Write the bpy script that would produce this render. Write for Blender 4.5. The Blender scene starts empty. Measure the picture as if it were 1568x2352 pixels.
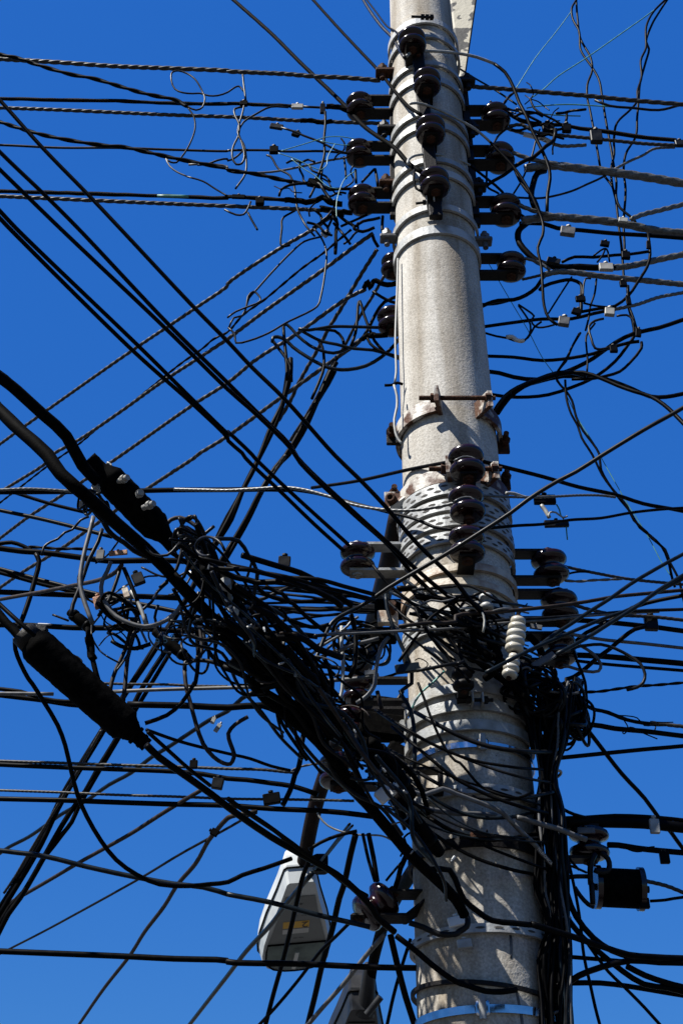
import bpy, bmesh, math, random
from mathutils import Vector, Matrix, Quaternion
random.seed(7)
scn = bpy.context.scene
COL = scn.collection
R = math.radians

# ------------------------------------------------------------------ camera, sky, sun
PITCH, FPX = R(36.0), 2830.0
CAMZ = 5.2
cam_d = bpy.data.cameras.new('camera'); cam = bpy.data.objects.new('camera', cam_d); COL.objects.link(cam)
cam_d.sensor_fit = 'VERTICAL'; cam_d.sensor_height = 36.0; cam_d.lens = FPX / 2352.0 * 36.0
cam_d.clip_start = 0.05; cam_d.clip_end = 5000
cam.location = (0, 0, CAMZ); cam.rotation_euler = (math.pi / 2 + PITCH, 0, 0)
scn.camera = cam

SUN_EL, SUN_AZ = R(53.0), R(57.0)          # azimuth: behind the camera, towards the left
SDIR = Vector((-math.sin(SUN_AZ) * math.cos(SUN_EL), -math.cos(SUN_AZ) * math.cos(SUN_EL), math.sin(SUN_EL)))
SKY_H, SKY_S, SKY_P, SKY_V = .011, .75, .20, 3.35
w = bpy.data.worlds.new('World'); scn.world = w; w.use_nodes = True
nt = w.node_tree; nt.nodes.clear()
sky = nt.nodes.new('ShaderNodeTexSky'); sky.sky_type = 'NISHITA'; sky.sun_disc = False
sky.sun_elevation = SUN_EL; sky.sun_rotation = math.atan2(SDIR.x, SDIR.y)
sky.altitude = 1200; sky.air_density = 1.0; sky.dust_density = 0.15; sky.ozone_density = 5.0
# the photograph's polarised, even blue: hue kept, saturation raised, the climb in brightness towards the horizon flattened
sp = nt.nodes.new('ShaderNodeSeparateColor'); sp.mode = 'HSV'; cb = nt.nodes.new('ShaderNodeCombineColor'); cb.mode = 'HSV'
def math_node(op, a, b):
    n_ = nt.nodes.new('ShaderNodeMath'); n_.operation = op; nt.links.new(a, n_.inputs[0]); n_.inputs[1].default_value = b; return n_.outputs[0]
nt.links.new(sky.outputs[0], sp.inputs[0])
nt.links.new(math_node('ADD', sp.outputs[0], SKY_H), cb.inputs[0])
s_ = nt.nodes.new('ShaderNodeMath'); s_.operation = 'MULTIPLY_ADD'; s_.use_clamp = True; nt.links.new(sp.outputs[1], s_.inputs[0]); s_.inputs[1].default_value = SKY_S; s_.inputs[2].default_value = .40; nt.links.new(s_.outputs[0], cb.inputs[1])
nt.links.new(math_node('MULTIPLY', math_node('POWER', sp.outputs[2], SKY_P), SKY_V), cb.inputs[2])
bg = nt.nodes.new('ShaderNodeBackground'); bg.inputs['Strength'].default_value = 0.051
wo = nt.nodes.new('ShaderNodeOutputWorld')
nt.links.new(cb.outputs[0], bg.inputs[0]); nt.links.new(bg.outputs[0], wo.inputs[0])
sl = bpy.data.lights.new('sun', 'SUN'); sl.energy = 5.0; sl.angle = R(0.5); sl.color = (1.0, 0.97, 0.915)
so = bpy.data.objects.new('sun', sl); COL.objects.link(so)
so.rotation_euler = (-SDIR).to_track_quat('-Z', 'Y').to_euler()
vs = scn.view_settings; vs.view_transform = 'Standard'; vs.look = 'None'; vs.exposure = 1.42; vs.gamma = 1.0
scn.cycles.max_bounces = 5; scn.cycles.use_denoising = True

# ------------------------------------------------------------------ geometry of the view: photograph spots to places in the street
POLE_X, POLE_Y = 0.2906, 2.589
CO, SI = math.cos(PITCH), math.sin(PITCH)
def ray(x, y):
    a, b = (x - 784) / FPX, (1176 - y) / FPX
    return Vector((a, CO - b * SI, SI + b * CO))
def pt(x, y, d=0.0):
    v = ray(x, y); t = (POLE_Y + d) / v.y
    return Vector((v.x * t, v.y * t, CAMZ + v.z * t))
def depth(p):
    return (p.y) * CO + (p.z - CAMZ) * SI
def px2m(n, p):
    return n * depth(p) / FPX
def tile(tok):
    c, r = tok[0], int(tok[1])
    if c == 'Z': return 0.0, 0.0, 1.0
    if c.isupper():
        return (ord(c) - 65) * 522.667, (1829.333 if r == 4 else r * 522.667), 3.0
    return (ord(c) - 97) * 261.333, r * 261.333, 6.0
def parse(s):
    out = []; ox, oy, sc = 0, 0, 1.0
    for tok in s.split():
        if tok[0].isalpha(): ox, oy, sc = tile(tok)
        else:
            a, b = tok.split(','); out.append((ox + float(a) / sc, oy + float(b) / sc))
    return out

# ------------------------------------------------------------------ materials
MATS = {}
def mat(name, col=(.5, .5, .5), rough=.5, metal=0.0, var=0.0, vscale=20.0, bump=0.0, bscale=80.0, coat=0.0, col2=None, thr=None, spec=None):
    m = bpy.data.materials.new(name); m.use_nodes = True; n = m.node_tree.nodes; l = m.node_tree.links
    b = n['Principled BSDF']; b.inputs['Roughness'].default_value = rough; b.inputs['Metallic'].default_value = metal
    b.inputs['Base Color'].default_value = (*col, 1)
    if coat: b.inputs['Coat Weight'].default_value = coat; b.inputs['Coat Roughness'].default_value = .06
    if spec is not None: b.inputs['Specular IOR Level'].default_value = spec
    tc = n.new('ShaderNodeTexCoord')
    if var or col2:
        no = n.new('ShaderNodeTexNoise'); no.inputs['Scale'].default_value = vscale; no.inputs['Detail'].default_value = 6
        l.new(tc.outputs['Object'], no.inputs['Vector'])
        cr = n.new('ShaderNodeValToRGB'); l.new(no.outputs[0], cr.inputs[0])
        c2 = col2 or tuple(min(1, c * (1 + var)) for c in col); c1 = col if col2 else tuple(c * (1 - var) for c in col)
        a, z = thr or (.35, .65)
        cr.color_ramp.elements[0].position = a; cr.color_ramp.elements[0].color = (*c1, 1)
        cr.color_ramp.elements[1].position = z; cr.color_ramp.elements[1].color = (*c2, 1)
        l.new(cr.outputs[0], b.inputs['Base Color'])
        mr = n.new('ShaderNodeMapRange'); mr.inputs['To Min'].default_value = max(.03, rough - .12); mr.inputs['To Max'].default_value = min(1, rough + .12)
        l.new(no.outputs[0], mr.inputs[0]); l.new(mr.outputs[0], b.inputs['Roughness'])
    if bump:
        nb = n.new('ShaderNodeTexNoise'); nb.inputs['Scale'].default_value = bscale; nb.inputs['Detail'].default_value = 8
        l.new(tc.outputs['Object'], nb.inputs['Vector'])
        bp = n.new('ShaderNodeBump'); bp.inputs['Strength'].default_value = bump; bp.inputs['Distance'].default_value = .004
        l.new(nb.outputs[0], bp.inputs['Height']); l.new(bp.outputs[0], b.inputs['Normal'])
    MATS[name] = m
    return m
mat('black', (.0012, .0012, .0014), .45, var=.5, vscale=60, spec=.034)
mat('dull', (.0016, .0015, .0014), .7, var=.6, vscale=90, bump=.12, bscale=300, spec=.012)
mat('brown', (.014, .010, .008), .6, var=.5, vscale=60, spec=.12)
mat('grey', (.060, .060, .060), .5, var=.35, vscale=50, spec=.25)
mat('dark', (.0045, .0047, .0052), .42, var=.5, vscale=50, spec=.10)
mat('pale', (.17, .17, .155), .55, var=.25, vscale=60)
mat('blue', (.0030, .0052, .0075), .36, var=.4, vscale=50, spec=.10)
mat('teal', (.035, .15, .125), .5, var=.25, vscale=50)
mat('strand', (.018, .017, .0155), .5, var=.4, vscale=120, spec=.2)
mat('alu', (.060, .062, .062), .40, metal=.15, var=.3, vscale=120, spec=.3)
mat('fuzz', (.0025, .0022, .002), .9, var=.6, vscale=150, bump=1.0, bscale=500, spec=.08)
mat('porcelain', (.0075, .0016, .0022), .2, var=.35, vscale=25, coat=.12, spec=.35)
mat('ceramic', (.35, .335, .29), .25, col2=(.26, .235, .18), vscale=30, coat=.3)
mat('steel', (.25, .255, .25), .5, metal=.2, col2=(.16, .16, .15), vscale=35, bump=.25, bscale=160, spec=.3)
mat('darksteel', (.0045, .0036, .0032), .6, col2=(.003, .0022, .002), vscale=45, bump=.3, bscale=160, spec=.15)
mat('paintrust', (.36, .34, .30), .55, col2=(.050, .019, .007), vscale=21, thr=(.43, .55), bump=.4, bscale=140, spec=.25)
mat('galv', (.29, .30, .295), .5, metal=.1, col2=(.17, .17, .165), vscale=28, bump=.2, bscale=160, spec=.3)
mat('bandpaint', (.27, .275, .27), .55, col2=(.13, .115, .09), vscale=15, thr=(.45, .66), bump=.3, bscale=140, spec=.25)
mat('cream', (.33, .285, .22), .55, col2=(.16, .085, .04), vscale=18, thr=(.48, .66), bump=.3, bscale=140)
mat('rust', (.045, .018, .009), .8, col2=(.016, .009, .006), vscale=60, bump=.6, bscale=200, spec=.1)
mat('armpaint', (.010, .0045, .003), .7, col2=(.003, .002, .0018), vscale=22, bump=.3, bscale=160, spec=.12)
mat('rustred', (.17, .055, .018), .7, col2=(.22, .12, .06), vscale=70, bump=.4, bscale=200)
mat('stainless', (.50, .52, .54), .17, metal=1.0, var=.1, vscale=60)
mat('slot', (.030, .027, .023), .9)
mat('housing', (.33, .345, .34), .5, var=.08, vscale=12, spec=.3)
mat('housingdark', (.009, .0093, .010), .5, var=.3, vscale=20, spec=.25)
mat('panel', (.095, .10, .095), .55, var=.12, vscale=14)
mat('sticker', (.40, .22, .006), .5, var=.05)
mat('paper', (.32, .315, .295), .7, var=.08)
mat('ink', (.005, .005, .006), .6)
mat('inkwhite', (.38, .38, .37), .6)
mat('inkblue', (.05, .13, .17), .6)
mat('tie', (.17, .165, .15), .5, var=.3, spec=.3)
mat('clear', (.30, .31, .32), .35, var=.15, vscale=40)
mat('whitepaint', (.38, .375, .36), .5, var=.15)
mat('reflect', (.40, .43, .40), .35, metal=.3, col2=(.16, .18, .17), vscale=9)
mat('bulb', (.34, .345, .32), .15)
def mat_board():
    m = mat('board', (.27, .25, .195), .75, col2=(.005, .0045, .004), vscale=12, thr=(.525, .545), bump=.5, bscale=60); return m
mat_board()
def mat_concrete():
    m = bpy.data.materials.new('concrete'); m.use_nodes = True; n = m.node_tree.nodes; l = m.node_tree.links; b = n['Principled BSDF']
    b.inputs['Roughness'].default_value = .9; b.inputs['Specular IOR Level'].default_value = .2
    tc = n.new('ShaderNodeTexCoord')
    def noise(s, d=8, stretch=None):
        x = n.new('ShaderNodeTexNoise'); x.inputs['Scale'].default_value = s; x.inputs['Detail'].default_value = d
        if stretch:
            mp = n.new('ShaderNodeMapping'); mp.inputs['Scale'].default_value = stretch; l.new(tc.outputs['Object'], mp.inputs[0]); l.new(mp.outputs[0], x.inputs['Vector'])
        else: l.new(tc.outputs['Object'], x.inputs['Vector'])
        return x
    def ramp(src, a, ca, z, cz):
        r = n.new('ShaderNodeValToRGB'); r.color_ramp.elements[0].position = a; r.color_ramp.elements[0].color = (*ca, 1)
        r.color_ramp.elements[1].position = z; r.color_ramp.elements[1].color = (*cz, 1); l.new(src, r.inputs[0]); return r
    def mix(mode, f, a, c):
        x = n.new('ShaderNodeMixRGB'); x.blend_type = mode
        if isinstance(f, float): x.inputs[0].default_value = f
        else: l.new(f, x.inputs[0])
        l.new(a, x.inputs[1]); l.new(c, x.inputs[2]); return x.outputs[0]
    big = ramp(noise(9).outputs[0], .3, (.270, .258, .236), .7, (.350, .338, .315))
    fine = ramp(noise(190, 3).outputs[0], .34, (.74, .725, .70), .66, (1.14, 1.13, 1.11))
    streak = ramp(noise(11, 6, (1, 1, .07)).outputs[0], .37, (.56, .50, .42), .58, (1.06, 1.06, 1.05))
    horiz = ramp(noise(5, 4, (.12, .12, 3.0)).outputs[0], .56, (1, 1, 1), .70, (1.12, 1.06, .97))
    c = mix('MULTIPLY', 1.0, big.outputs[0], fine.outputs[0]); c = mix('MULTIPLY', 1.0, c, streak.outputs[0]); c = mix('MULTIPLY', .7, c, horiz.outputs[0])
    vo = n.new('ShaderNodeTexVoronoi'); vo.inputs['Scale'].default_value = 95; l.new(tc.outputs['Object'], vo.inputs['Vector'])
    pits = ramp(vo.outputs['Distance'], .10, (.30, .28, .25), .17, (1, 1, 1))
    pm = ramp(noise(26, 3).outputs[0], .56, (0, 0, 0), .64, (1, 1, 1))
    c = mix('MULTIPLY', pm.outputs[0], c, pits.outputs[0])
    vg = n.new('ShaderNodeTexVoronoi'); vg.inputs['Scale'].default_value = 150; l.new(tc.outputs['Object'], vg.inputs['Vector'])
    gr = ramp(vg.outputs['Distance'], .12, (1.5, 1.48, 1.44), .2, (1, 1, 1))
    c = mix('MULTIPLY', .6, c, gr.outputs[0])
    l.new(c, b.inputs['Base Color'])
    bp = n.new('ShaderNodeBump'); bp.inputs['Strength'].default_value = .22; bp.inputs['Distance'].default_value = .004
    l.new(noise(240, 6).outputs[0], bp.inputs['Height'])
    bp2 = n.new('ShaderNodeBump'); bp2.inputs['Strength'].default_value = .15; bp2.inputs['Distance'].default_value = .003
    l.new(vo.outputs['Distance'], bp2.inputs['Height']); l.new(bp.outputs[0], bp2.inputs['Normal']); l.new(bp2.outputs[0], b.inputs['Normal'])
    MATS['concrete'] = m
mat_concrete()
def mat_ground():
    mat('asphalt', (.045, .045, .046), .95, var=.3, vscale=6, bump=.4, bscale=120)
mat_ground()
def mat_glass():
    m = bpy.data.materials.new('lampglass'); m.use_nodes = True; n = m.node_tree.nodes; l = m.node_tree.links
    n.clear(); o = n.new('ShaderNodeOutputMaterial'); t = n.new('ShaderNodeBsdfTransparent'); t.inputs[0].default_value = (.62, .68, .66, 1)
    g = n.new('ShaderNodeBsdfPrincipled'); g.inputs['Base Color'].default_value = (.08, .095, .092, 1); g.inputs['Roughness'].default_value = .12
    mx = n.new('ShaderNodeMixShader'); mx.inputs[0].default_value = .32
    l.new(t.outputs[0], mx.inputs[1]); l.new(g.outputs[0], mx.inputs[2]); l.new(mx.outputs[0], o.inputs[0]); MATS['lampglass'] = m
mat_glass()

# ------------------------------------------------------------------ helpers
def thing(name, label, cat, loc=(0, 0, 0), group=None):
    o = bpy.data.objects.new(name, None); COL.objects.link(o); o.location = loc; o.empty_display_size = .02
    o['label'] = label; o['category'] = cat
    if group: o['group'] = group
    return o
def tag(o, label, cat, group=None):
    o['label'] = label; o['category'] = cat
    if group: o['group'] = group
    return o
class MB:
    """collects shapes in world coordinates; build() links them as one mesh, origin at the parent"""
    def __init__(s): s.v = []; s.f = []; s.sm = []
    def add(s, vs, fs, smooth=False):
        k = len(s.v); s.v += [Vector(v) for v in vs]; s.f += [tuple(i + k for i in f) for f in fs]; s.sm += [smooth] * len(fs)
        return s
    def build(s, name, m, parent=None, origin=None, label=None):
        off = Vector(origin) if origin is not None else (parent_world(parent) if parent else Vector((0, 0, 0)))
        me = bpy.data.meshes.new(name); me.from_pydata([v - off for v in s.v], [], s.f)
        me.polygons.foreach_set('use_smooth', s.sm); me.update()
        bm = bmesh.new(); bm.from_mesh(me); bmesh.ops.recalc_face_normals(bm, faces=bm.faces); bm.to_mesh(me); bm.free()
        me.materials.append(MATS[m]); o = bpy.data.objects.new(name, me); COL.objects.link(o)
        if parent: o.parent = parent; o.location = off - parent_world(parent)
        else: o.location = off
        if label: o['label'] = label
        return o
def parent_world(p):
    v = Vector((0, 0, 0))
    while p is not None: v += Vector(p.location); p = p.parent
    return v
def frame(d):
    d = d.normalized(); a = Vector((0, 0, 1)) if abs(d.z) < .95 else Vector((1, 0, 0))
    u = d.cross(a).normalized(); return u, u.cross(d).normalized()
def spline(P, step):
    """points along a Catmull-Rom curve (centripetal) through P"""
    if len(P) == 2:
        n = max(2, int((P[1] - P[0]).length / step)); return [P[0].lerp(P[1], i / n) for i in range(n + 1)]
    Q = [P[0] * 2 - P[1]] + list(P) + [P[-1] * 2 - P[-2]]; out = []
    for i in range(1, len(Q) - 2):
        p0, p1, p2, p3 = Q[i - 1:i + 3]
        t0 = 0; t1 = t0 + max(1e-5, (p1 - p0).length) ** .5; t2 = t1 + max(1e-5, (p2 - p1).length) ** .5; t3 = t2 + max(1e-5, (p3 - p2).length) ** .5
        n = max(2, min(60, int((p2 - p1).length / step)))
        for k in range(n):
            t = t1 + (t2 - t1) * k / n
            a1 = p0 * ((t1 - t) / (t1 - t0)) + p1 * ((t - t0) / (t1 - t0)); a2 = p1 * ((t2 - t) / (t2 - t1)) + p2 * ((t - t1) / (t2 - t1)); a3 = p2 * ((t3 - t) / (t3 - t2)) + p3 * ((t - t2) / (t3 - t2))
            b1 = a1 * ((t2 - t) / (t2 - t0)) + a2 * ((t - t0) / (t2 - t0)); b2 = a2 * ((t3 - t) / (t3 - t1)) + a3 * ((t - t1) / (t3 - t1))
            out.append(b1 * ((t2 - t) / (t2 - t1)) + b2 * ((t - t1) / (t2 - t1)))
    out.append(Q[-2].copy()); return out
def tube(mb, P, r, sides=8, twist=0, pitch=None, rough=0.0, caps=True):
    """a round cable, or with twist = n a rope of n strands whose lobes turn along its length"""
    n = len(P); T = [(P[min(i + 1, n - 1)] - P[max(i - 1, 0)]).normalized() for i in range(n)]
    u, v = frame(T[0]); vs = []; s = 0.0
    rr = r if callable(r) else (lambda t: r)
    L = sum((P[i + 1] - P[i]).length for i in range(n - 1)) or 1
    for i in range(n):
        if i:
            q = T[i - 1].rotation_difference(T[i]); u = q @ u; v = q @ v; s += (P[i] - P[i - 1]).length
        for k in range(sides):
            a = 2 * math.pi * k / sides; ri = rr(s / L)
            if twist:
                ph = 2 * math.pi * s / pitch + .9 * math.sin(s * 5) + .5 * math.sin(s * 13); ri *= (.50 + .50 * abs(math.cos(twist * (a - ph) / 2)) ** .7 if ri > .006 else .76 + .24 * abs(math.cos(twist * (a - ph) / 2))) if twist > 2 else .55 + .45 * abs(math.cos(a - ph))
            if rough: ri *= 1 + random.uniform(-rough, rough)
            vs.append(P[i] + (u * math.cos(a) + v * math.sin(a)) * ri)
    fs = [(i * sides + k, i * sides + (k + 1) % sides, (i + 1) * sides + (k + 1) % sides, (i + 1) * sides + k) for i in range(n - 1) for k in range(sides)]
    if caps: fs += [tuple(range(sides))[::-1], tuple((n - 1) * sides + k for k in range(sides))]
    mb.add(vs, fs, True)
def rod(mb, a, b, r, sides=12, r2=None):
    a, b = Vector(a), Vector(b); d = b - a; u, v = frame(d); r2 = r if r2 is None else r2
    c = [(math.cos(2 * math.pi * k / sides), math.sin(2 * math.pi * k / sides)) for k in range(sides)]
    vs = [a + (u * x + v * y) * r for x, y in c] + [b + (u * x + v * y) * r2 for x, y in c]
    mb.add(vs, [(k, (k + 1) % sides, sides + (k + 1) % sides, sides + k) for k in range(sides)], sides > 8)
    mb.add(vs, [tuple(range(sides))[::-1], tuple(range(sides, 2 * sides))], False)
def lathe(mb, c, axis, prof, sides=24):
    """prof: (distance along axis, radius)"""
    axis = Vector(axis).normalized(); u, v = frame(axis); c = Vector(c); n = len(prof)
    vs = [c + axis * h + (u * math.cos(2 * math.pi * k / sides) + v * math.sin(2 * math.pi * k / sides)) * r for h, r in prof for k in range(sides)]
    fs = [(i * sides + k, i * sides + (k + 1) % sides, (i + 1) * sides + (k + 1) % sides, (i + 1) * sides + k) for i in range(n - 1) for k in range(sides)]
    mb.add(vs, fs, True); mb.add(vs, [tuple(range(sides))[::-1], tuple((n - 1) * sides + k for k in range(sides))])
def obox(mb, c, ax, ay, az, sx, sy, sz, bev=.12):
    """a box along three axes with chamfered long edges (octagon section across ax, ay)"""
    c = Vector(c); ax, ay, az = (Vector(a).normalized() for a in (ax, ay, az)); b = min(sx, sy) * bev
    hx, hy, hz = sx / 2, sy / 2, sz / 2
    o = [(hx - b, hy), (hx, hy - b), (hx, -hy + b), (hx - b, -hy), (-hx + b, -hy), (-hx, -hy + b), (-hx, hy - b), (-hx + b, hy)]
    bz = min(b, hz * .5); ring = lambda z, k: [c + ax * (x - math.copysign(k, x)) + ay * (y - math.copysign(k, y)) + az * z for x, y in o]
    vs = ring(-hz, bz) + ring(-hz + bz, 0) + ring(hz - bz, 0) + ring(hz, bz)
    mb.add(vs, [(i * 8 + k, i * 8 + (k + 1) % 8, (i + 1) * 8 + (k + 1) % 8, (i + 1) * 8 + k) for i in range(3) for k in range(8)] + [tuple(range(8))[::-1], tuple(range(24, 32))])
def strip(mb, P, N, width, thick, wdir):
    """a flat bar along P, faces along N, its width along wdir(i)"""
    vs = []; n = len(P)
    for i in range(n):
        a = wdir[i] * (width / 2); t = N[i] * (thick / 2)
        vs += [P[i] + a + t, P[i] - a + t, P[i] - a - t, P[i] + a - t]
    mb.add(vs, [(i * 4 + k, i * 4 + (k + 1) % 4, (i + 1) * 4 + (k + 1) % 4, (i + 1) * 4 + k) for i in range(n - 1) for k in range(4)] + [(0, 1, 2, 3)[::-1], tuple((n - 1) * 4 + k for k in range(4))])
UP = Vector((0, 0, 1)); XA = Vector((1, 0, 0)); YA = Vector((0, 1, 0))

# ------------------------------------------------------------------ ground, pole, board
g = MB(); N = 24; S = 900
g.add([(-S + 2 * S * i / N, -S + 2 * S * j / N, 0) for j in range(N + 1) for i in range(N + 1)], [(j * (N + 1) + i, j * (N + 1) + i + 1, (j + 1) * (N + 1) + i + 1, (j + 1) * (N + 1) + i) for j in range(N) for i in range(N)])
go = g.build('ground', 'asphalt'); go['kind'] = 'structure'; go['label'] = 'dark asphalt street below the pole'

def prad(z):                    # the pole tapers upwards
    h = z - CAMZ
    T = [(-5.2, .158), (.9, .1385), (2.0, .129), (2.7, .124), (4.2, .1115), (5.4, .104)]
    for (a, ra), (b, rb) in zip(T, T[1:]):
        if h <= b: return ra + (rb - ra) * (h - a) / (b - a)
    return T[-1][1]
def zfront(y, x=None):          # the height at which the pole's near face shows at picture row y
    x = x if x is not None else 784 + 257 * (y + 2719) / 3895
    z = 6.5
    for _ in range(6): z = pt(x, y, -prad(z)).z
    return z
pole = thing('utility_pole', 'round grey concrete utility pole carrying all the wires', 'pole', (POLE_X, POLE_Y, 0))
m = MB(); lathe(m, (POLE_X, POLE_Y, 0), UP, [(0, prad(0))] + [(h, prad(h)) for h in [i * .25 for i in range(1, 44)]], 64)
m.build('shaft', 'concrete', pole)

bo = thing('wooden_board', 'peeling dark board with flaking pale paint behind the pole top', 'board', pt(1070, 60, .40))
m = MB()
a, b, c = pt(1030, -60, .42), pt(1101, -60, .40), pt(1062, 208, .40)
e = pt(1036, 208, .42)
for q in (a, b, c, e): pass
nrm = Vector((0, .02, 0))
m.add([a, b, c, e, a + nrm, b + nrm, c + nrm, e + nrm], [(0, 1, 2, 3), (7, 6, 5, 4), (0, 4, 5, 1), (1, 5, 6, 2), (2, 6, 7, 3), (3, 7, 4, 0)])
m.build('plank', 'board', bo)
m = MB(); strip(m, [b.lerp(c, t) + nrm * .5 for t in (0, .5, 1)], [nrm.normalized()] * 3, .005, .030, [(b - a).normalized()] * 3); m.build('edge_batten', 'dull', bo)

# ------------------------------------------------------------------ bands round the pole
def arc(z, a0, a1, off, tiltx=0.0, tilty=0.0, n=48):
    """points of a ring round the pole; angle 0 faces the camera, positive to the right"""
    P = []; Nn = []; W = []
    for i in range(n + 1):
        a = a0 + (a1 - a0) * i / n; d = Vector((math.sin(a), -math.cos(a), 0)); r = prad(z) + off
        P.append(Vector((POLE_X, POLE_Y, z + r * (d.x * tiltx + d.y * tilty))) + d * r); Nn.append(d); W.append(UP)
    return P, Nn, W
def band(y, wpx, m, label, tilt=0.0, a0=-180, a1=180, off=.008, th=.008, name='steel_band', group='steel bands round the pole', parts=True, bolt=None, slots=0, thinhole=None, tilty=0.0):
    z = zfront(y); p0 = Vector((POLE_X, POLE_Y - prad(z), z)); wid = wpx * .8 * depth(p0) / FPX / math.cos(PITCH + math.atan((1176 - y) / FPX))
    t = thing(name, label, 'band', (POLE_X, POLE_Y, z), group)
    P, Nn, W = arc(z, R(a0), R(a1), off, tilt, tilty)
    k = MB(); strip(k, P, Nn, wid, th, W); k.build('strap', m, t)
    if slots:
        h = MB()
        for row in range(slots):
            n = 26
            for i in range(n):
                a = R(a0 + (a1 - a0) * (i + .5 + .5 * (row % 2)) / n); d = Vector((math.sin(a), -math.cos(a), 0)); r = prad(z) + off + th / 2 + .0004
                zz = z + r * (d.x * tilt + d.y * tilty) + wid * ((row + .5) / slots - .5) * .8; tn = Vector((math.cos(a), math.sin(a), tilt * .9)).normalized()
                c = Vector((POLE_X, POLE_Y, zz)) + d * r; lw, lh = .0085, min(.0035, wid * .14)
                h.add([c + tn * lw * math.cos(q) * (1 if abs(math.cos(q)) < .9 else 1.25) + UP * lh * math.sin(q) for q in [2 * math.pi * j / 10 for j in range(10)]], [tuple(range(10))])
        h.build('slot_row', 'slot', t)
    if bolt is not None:                       # angle of the bolted ears
        for q in ([bolt] if not isinstance(bolt, (tuple, list)) else bolt):
            a = R(q); d = Vector((math.sin(a), -math.cos(a), 0)); tn = Vector((math.cos(a), math.sin(a), 0)); r = prad(z) + off
            c = Vector((POLE_X, POLE_Y, z + r * d.x * tilt)) + d * (r + .018)
            for s in (-1, 1):
                e = MB(); obox(e, c + tn * s * .011, tn, UP, d, .004, wid * .95, .04); e.build('ear', m, t)
            e = MB(); rod(e, c - tn * .045 + d * .004, c + tn * .035 + d * .004, .0042); rod(e, c + tn * .014 + d * .004, c + tn * .024 + d * .004, .0085, 6); rod(e, c - tn * .024 + d * .004, c - tn * .014 + d * .004, .0085, 6); e.build('bolt', 'darksteel', t)
    return t

# bands from the top down
RK = 'straps of the insulator racks'
band(52, 13, 'bandpaint', 'pale strap round the pole just above the topmost front insulator', bolt=None, group=RK)
band(86, 11, 'steel', 'grey strap behind the topmost front insulator', group=RK)
band(150, 11, 'steel', 'grey strap between the first and second front insulators', group=RK)
band(186, 15, 'steel', 'wide grey strap behind the second front insulator', group=RK)
band(262, 14, 'steel', 'grey strap just above the third front insulator', group=RK)
band(292, 15, 'steel', 'grey strap behind the third front insulator', group=RK)
band(372, 12, 'steel', 'grey strap above the lowest front insulator', group=RK)
band(402, 17, 'bandpaint', 'pale wide strap behind the lowest front insulator', group=RK)
band(480, 15, 'bandpaint', 'pale strap below the lowest front insulator with a bolt in front', bolt=-9, group=RK)
band(531, 22, 'bandpaint', 'widest pale strap round the pole above the bare concrete', group=RK, off=.006)
PF = 'perforated steel straps wound round the pole'
band(1128, 32, 'galv', 'uppermost perforated strap under the rusty lug', slots=2, name='perforated_strap', group=PF, tilt=.02, off=.014)
band(1164, 32, 'galv', 'second perforated strap behind the stacked brown insulators', slots=2, name='perforated_strap', group=PF, tilt=-.02, off=.009)
band(1200, 32, 'galv', 'third perforated strap behind the stacked brown insulators', slots=2, name='perforated_strap', group=PF, tilt=.015, off=.012)
band(1238, 30, 'galv', 'lowest perforated strap of the stack behind the brown insulators', slots=2, name='perforated_strap', group=PF, tilt=-.03, off=.009)
band(1306, 20, 'cream', 'cream painted strap with rust streaks below the stacked insulators', tilt=.05)
band(1340, 18, 'cream', 'second cream strap just above the wire tangle', tilt=-.08)
band(1405, 20, 'galv', 'slotted strap hidden by the wire tangle left of the white ceramic insulator', slots=1, name='perforated_strap', group=PF, tilt=.05)
band(1440, 18, 'galv', 'slotted strap at the lower edge of the wire tangle', slots=1, name='perforated_strap', group=PF, tilt=-.04)
band(1582, 26, 'bandpaint', 'bright pale band crossed by wire shadows, topmost of three wide bands', off=.007, th=.006)
band(1622, 30, 'steel', 'wide grey band, middle of three wide bands above the buckle strap', off=.008, th=.007, bolt=2)
band(1668, 28, 'steel', 'wide grey band, lowest of three, right above the shiny buckle strap', off=.008, th=.007)
band(1815, 26, 'galv', 'perforated strap with dark slots under the shiny buckle strap', slots=1, name='perforated_strap', group=PF)
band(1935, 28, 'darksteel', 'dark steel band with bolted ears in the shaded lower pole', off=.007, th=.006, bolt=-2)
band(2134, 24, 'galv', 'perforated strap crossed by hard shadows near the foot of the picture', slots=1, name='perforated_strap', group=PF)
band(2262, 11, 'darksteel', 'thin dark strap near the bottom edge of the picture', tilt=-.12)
def buckle_strap(y, w, ang, label):
    t = band(y, w, 'stainless', label, name='buckle_strap', group='shiny straps with buckles', off=.006, th=.002)
    z = zfront(y); a = R(ang); d = Vector((math.sin(a), -math.cos(a), 0)); tn = Vector((math.cos(a), math.sin(a), 0)); c = Vector((POLE_X, POLE_Y, z)) + d * (prad(z) + .009)
    h = px2m(w, c)
    k = MB(); obox(k, c, tn, UP, d, .026, h * 1.5, .010); k.build('buckle', 'stainless', t)
    k = MB(); rod(k, c - UP * h * 1.2 + d * .008, c + UP * h * 1.2 + d * .008, .007); k.build('screw', 'steel', t)
buckle_strap(1712, 16, 5, 'shiny stainless strap with a screw buckle below the three wide bands')
buckle_strap(2318, 22, -9, 'shiny stainless strap with a buckle at the bottom edge of the picture')

t = thing('strap_bolt', 'black threaded bolt closing the topmost strap of the pole', 'bolt', pt(975, 38, -.15))
a, b = pt(944, 38, -.155), pt(996, 40, -.155); k = MB(); rod(k, a, b, .0045); k.build('shank', 'darksteel', t)
k = MB(); [rod(k, a.lerp(b, q_), a.lerp(b, q_ + .16), .011, 6) for q_ in (.42, .62, .82)]; k.build('nut', 'darksteel', t)
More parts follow.
